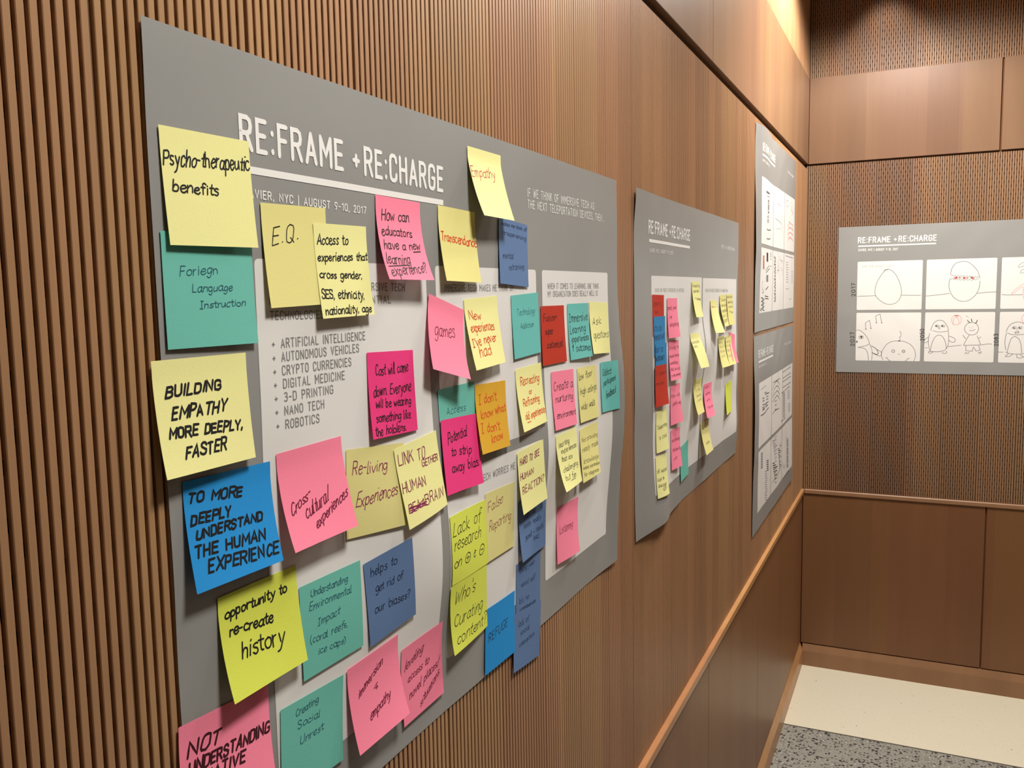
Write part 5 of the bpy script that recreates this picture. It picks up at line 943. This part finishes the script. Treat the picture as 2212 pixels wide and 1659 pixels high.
# for far: local x (out of wall) -> world -y, local y (along) -> world +x
PB = .1293                      # width of one ribbed board: sixteen ribs and one joint
RZ0, RZ1 = -.850+ZF, .482+ZF    # ribbed zone between wainscot and fascia
UZ0, UZ1 = .838+ZF, CEIL
def slat_mesh(z0, z1, n=1, first=0):
    vs, fs = [], []
    for i in range(first, first+n):
        y = .0041 + .008*i; w = .0053; b = .0005; d = -.0034
        k = len(vs)
        for z in (z0, z1):
            vs += [(d, y, z), (-b, y, z), (0, y+b, z), (0, y+w-b, z), (-b, y+w, z), (d, y+w, z)]
        for a in range(5): fs.append((k+a, k+6+a, k+7+a, k+a+1))
        fs.append(tuple(k+6+a for a in range(6))); fs.append(tuple(k+a for a in range(5, -1, -1)))
    return vs, [tuple(reversed(f)) for f in fs]
def groove_mesh(z0, z1):
    """floor of the grooves, pierced by staggered sound slots"""
    vs, fs = [], []; per, slot = .0313, .0088
    for i in range(17):
        y0 = .0041+.008*i-.0028 if i else 0.0; y1 = .0041+.008*i
        if i == 16: y0, y1 = .0041+.008*16-.0028, PB
        z = z0 - (per/2 if i % 2 else 0)
        if i in (0, 16): per, slot = z1-z0+.1, 0      # the joints between boards are solid
        else: per, slot = .0313, .0088
        while z < z1:
            a, b = max(z, z0), min(z+per-slot, z1)
            if b > a:
                k = len(vs); x, xb = -.0031, -.008
                vs += [(x, y0-.001, a), (x, y1+.001, a), (x, y1+.001, b), (x, y0-.001, b), (xb, y0-.001, a), (xb, y1+.001, a), (xb, y1+.001, b), (xb, y0-.001, b)]
                fs += [(k, k+1, k+2, k+3), (k+4, k+5, k+1, k), (k+3, k+2, k+6, k+7)]
            z += per
    return vs, fs
def ribbed(wall, far, a0, a1, z0, z1, single=()):
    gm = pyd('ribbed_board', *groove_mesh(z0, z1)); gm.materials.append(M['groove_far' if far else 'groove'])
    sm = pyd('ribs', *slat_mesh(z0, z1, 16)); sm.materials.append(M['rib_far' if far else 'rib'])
    s1 = pyd('slat', *slat_mesh(z0, z1, 1)); s1.materials.append(M['rib_far' if far else 'rib'])
    k = int(math.floor((a0-.3665)/PB)); base = .3665 if not far else .0035
    k = int(math.floor((a0-base)/PB))
    while base+k*PB < a1:
        a = base+k*PB
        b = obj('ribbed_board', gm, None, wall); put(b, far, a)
        if single and single[0] <= a < single[1]:
            for i in range(16):
                s = bpy.data.objects.new('slat', s1); COL.objects.link(s); s.parent = b; s.location = (0, .008*i, 0)
        else:
            s = obj('ribs', sm, None, b, kind='stuff')
        k += 1
def slab(name, far, x0, x1, a0, a1, z0, z1, mat, parent=None, b=.0012, **kw):
    o = obj(name, bev_box(name, x0, x1, a0, a1, z0, z1, b), mat, parent, **kw); put(o, far, 0); return o
def plainbox(name, x0, x1, y0, y1, z0, z1, mat, parent=None, **kw):
    vs, fs = [], []; box(vs, fs, x0, x1, y0, y1, z0, z1); return obj(name, pyd(name, vs, fs), mat, parent, **kw)

RW = 3.4; BK = -2.6             # room: right wall and back wall (outside the frame)
wl = plainbox('wall_left', -.12, -.012, BK, FAR+.1, 0, CEIL, M['core'], kind='structure')
wf = plainbox('wall_far', -.12, RW, FAR+.012, FAR+.12, 0, CEIL, M['core'], kind='structure')
plainbox('wall_right', RW, RW+.1, BK, FAR+.1, 0, CEIL, M['plain'], kind='structure')
plainbox('wall_back', -.12, RW, BK-.1, BK, 0, CEIL, M['plain'], kind='structure')
plainbox('ceiling', -.12, RW, BK, FAR+.1, CEIL, CEIL+.1, M['ceil'], kind='structure')
# floor: cream terrazzo with a grey granite-speckled strip, metal divider between
DV = 3.232
fl = plainbox('floor', -.12, RW, BK, FAR+.1, -.1, -.004, M['core'], kind='structure')
plainbox('terrazzo_field', -.02, RW, DV+.0035, FAR+.01, -.02, 0, M['cream'], fl)
plainbox('divider_strip', -.02, RW, DV-.0035, DV+.0035, -.02, .0004, M['divider'], fl)
plainbox('terrazzo_field', -.02, RW, BK, DV-.0035, -.02, 0, M['granite'], fl, label='grey speckled terrazzo')

# left wall
ribbed(wl, False, -1.3, FAR, RZ0, RZ1, single=(-.2, 1.5))
ribbed(wl, False, .9, FAR, UZ0, UZ1)
plainbox('recess_board', -.0115, -.0085, -1.4, FAR, RZ1, .5005+ZF, M['recess'], wl)
J = [-1.47, -.78, -.09, .60, 1.30, 1.995, 2.69, 3.385, FAR+.001]
for i in range(len(J)-1):
    slab('fascia_panel', False, -.011, .005, J[i]+.0006, J[i+1]-.0006, .5005+ZF, .838+ZF, M['fascia'], wl, b=.0008)
J2 = [-1.47, -.78, -.09, .60, 1.30, 1.99, 2.694, FAR+.001]
for i in range(len(J2)-1):
    slab('wainscot_panel', False, -.011, .004, J2[i]+.0008, J2[i+1]-.0008, .0965, -.868+ZF, M['wains'], wl, b=.001)
slab('trim_1', False, -.011, .011, -1.4, FAR-.0005, -.869+ZF, -.850+ZF, M['trim'], b=.0015, kind='structure')
# far wall
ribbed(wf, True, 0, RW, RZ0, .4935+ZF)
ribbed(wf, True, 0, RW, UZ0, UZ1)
plainbox('recess_board', .0, RW, FAR+.009, FAR+.0115, .49+ZF, .5005+ZF, M['recess'], wf)
JF = [.0065, .692, 1.385, 2.07, 2.76, RW]
for i in range(len(JF)-1):
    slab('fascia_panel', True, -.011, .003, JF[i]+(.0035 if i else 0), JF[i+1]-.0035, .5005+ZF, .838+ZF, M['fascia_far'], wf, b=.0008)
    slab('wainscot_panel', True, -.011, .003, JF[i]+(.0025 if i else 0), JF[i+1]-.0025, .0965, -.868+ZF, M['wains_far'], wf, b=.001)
plainbox('joint_backing', 0, RW, FAR+.0075, FAR+.0115, 0, RZ0, M['joint'], wf)
plainbox('joint_backing', 0, RW, FAR+.0075, FAR+.0115, .5005+ZF, .838+ZF, M['joint'], wf)
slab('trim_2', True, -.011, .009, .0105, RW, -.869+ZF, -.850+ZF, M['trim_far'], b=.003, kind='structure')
# baseboards: a board with a sloped cap
def baseboard(name, far, a0, a1, mat, cap):
    prof = [(-.011, 0), (.0155, 0), (.0155, .064), (.0145, .067), (.0035, .0925), (-.011, .0925)]
    vs = [(x, a0, z) for x, z in prof]+[(x, a1, z) for x, z in prof]; n = len(prof)
    fs = [(i, i+n, (i+1) % n+n, (i+1) % n) for i in range(n)]+[tuple(range(n)), tuple(range(2*n-1, n-1, -1))]
    me = pyd(name, vs, fs); bm = bmesh.new(); bm.from_mesh(me); bmesh.ops.recalc_face_normals(bm, faces=bm.faces[:])
    o = obj(name, bm, mat, None, kind='structure'); put(o, far, 0); return o
baseboard('baseboard_left', False, -1.4, FAR-.0005, M['trim'], None)
baseboard('baseboard_far', True, .0145, RW, M['trim_far'], None)

# ---------------------------------------------------------------- posters
def Sh(k):
    d = SHEETS[k]; far = k == 'p5'
    return Sheet(d['o'], (1, 0, 0) if far else (0, 1, 0), (0, -1, 0) if far else (1, 0, 0), d['w'], d['h'], d['G'], d['S'])
SH = {k: Sh(k) for k in SHEETS}
def grid_sheet(f, w, h, nu, nv, th):
    """thin solid sheet: front grid, back grid and rim"""
    vs, fs = [], []
    for d in (0.0, -th):
        for j in range(nv+1):
            for i in range(nu+1): vs.append(f(w*i/nu, h*j/nv, d))
    R = nu+1; N = R*(nv+1)
    for j in range(nv):
        for i in range(nu):
            a = j*R+i; fs.append((a, a+R, a+R+1, a+1)); fs.append((N+a, N+a+1, N+a+R+1, N+a+R))
    rim = [i for i in range(nu)]+[j*R+nu for j in range(nv)]+[nv*R+i for i in range(nu, 0, -1)]+[j*R for j in range(nv, 0, -1)]
    Q = len(vs)                  # the rim has its own vertices so that the edge stays crisp
    vs += [vs[i] for i in rim]+[vs[N+i] for i in rim]; m = len(rim)
    for k in range(m): fs.append((Q+k, Q+(k+1) % m, Q+m+(k+1) % m, Q+m+k))
    return vs, fs
def panel(sh, s0, t0, s1, t1, d, r=.0042):
    ts = [t0+r*(1-math.cos(math.radians(a))) for a in (0, 25, 45, 65, 90)]
    k = max(int((t1-t0-2*r)/.007), 2)
    ts += [t0+r+(t1-t0-2*r)*i/k for i in range(1, k)]
    ts += [t1-r*(1-math.cos(math.radians(a))) for a in (90, 65, 45, 25, 0)]
    nu = max(int((s1-s0)/.007), 3); vs, fs = [], []
    for t in ts:
        e = 0.0
        for tt in (t-t0, t1-t):
            if tt < r: e = r-math.sqrt(max(r*r-(r-tt)**2, 0))
        for i in range(nu+1): vs.append(sh.at(s0+e+(s1-s0-2*e)*i/nu, t, d))
    R = nu+1
    for j in range(len(ts)-1):
        for i in range(nu): a = j*R+i; fs.append((a, a+R, a+R+1, a+1))
    return pyd('printed_panel', vs, fs, True)
GRP_P = 'grey workshop posters'
PO = {}
for k in ('p1', 'p2', 'p3', 'p4', 'p5'):
    sh = SH[k]; vs, fs = grid_sheet(sh.at, sh.w, sh.h, 120, 80, .00025)
    o = obj('poster', pyd('poster', vs, fs, True), M['grey'], None, label=POSTER_LABEL[k], category='poster', group=GRP_P); PO[k] = o
    for q in PANELS[k]: obj('printed_panel', panel(sh, *q, .0002), M['white'], o)
INKM = {'w': 'inkwhite', 'g': 'inkgrey', 'l': 'inklight', 'k': 'inkpencil', 'kk': 'inkblack', 'red': 'inkred', 'pinkred': 'inkpink', 'b': 'inkblue'}
for k, q in BARS:
    sh = SH[k]; vs, fs = [], []; n = 24
    for i in range(n+1):
        for (a, b) in ((0, 1), (3, 2)):
            vs.append(sh.at(q[a][0]*.001*(1-i/n)+q[b][0]*.001*i/n, q[a][1]*.001*(1-i/n)+q[b][1]*.001*i/n, .00028))
    fs = [(2*i, 2*i+1, 2*i+3, 2*i+2) for i in range(n)]
    obj('printed_rule', pyd('printed_rule', vs, fs), M['inkwhite'], PO[k])
for k, tx, x0, y0, x1, y1, h, c, pen in TEXT:
    sh = SH[k]; hand = .5 if c == 'k' else 0
    st = layout(tx, x0, y0, x1, y1, h if c != 'k' else 14, hand=hand*0, gap=3.3, space=1.6 if h > 15 else 3.2)
    st = [[(a*.001, b*.001) for a, b in s] for s in st]
    ink('lettering', st, pen*.001, lambda u, v: sh.at(u, v, .00032), M['inkblack' if c == 'k' else INKM[c]], PO[k])
grp = {}
for k, c, pen, sm, P in STROKES:
    P = [(a*.001, b*.001) for a, b in P]
    grp.setdefault((k, c, pen), []).append(catmull(P, 4) if sm else P)
for (k, c, pen), L in grp.items():
    sh = SH[k]
    ink('pen_drawing', L, pen*.001, lambda u, v: sh.at(u, v, .00032), M[INKM[c]], PO[k], kind='stuff')

# ---------------------------------------------------------------- sticky notes
for i, (k, col, lab, (s, t, phi, aL, aR, W, H, c, base), inkc, pen, slant, lines, extra) in enumerate(NOTES):
    nt = Note(SH[k], s*.001, t*.001, phi, aL*.001, aR*.001, W*.001, H*.001, c, base*.001)
    n = 14 if k == 'p1' else 10
    vs, fs = grid_sheet(nt.at, nt.W, nt.H, n, n, .00012)
    o = obj('sticky_note', pyd('sticky_note', vs, fs, True), M[col], None, label=lab, category='sticky note',
            group='sticky notes on the near poster' if k == 'p1' else 'sticky notes on the second poster')
    st = []
    for (tx, x0, y0, x1, y1, h) in lines:
        if any(ch.islower() for ch in tx): tx = tx.replace('I', '!')       # serif I in running hand
        tx = tx.replace('C', '[')                                          # open hand-drawn C
        st += layout(tx, x0*.001, y0*.001, x1*.001, y1*.001, h*.00088, slant=slant, hand=1.0, seed=str(i), gap=1.5 if any(ch.islower() for ch in tx) else 2.3, space=3.6)
    for e in extra: st.append([(a*.001, b*.001) for a, b in e])
    if st: ink('handwriting', st, pen*.001, lambda u, v: nt.at(min(max(u, .0003), nt.W-.0003), v, .00014), M['pen_'+inkc], o)
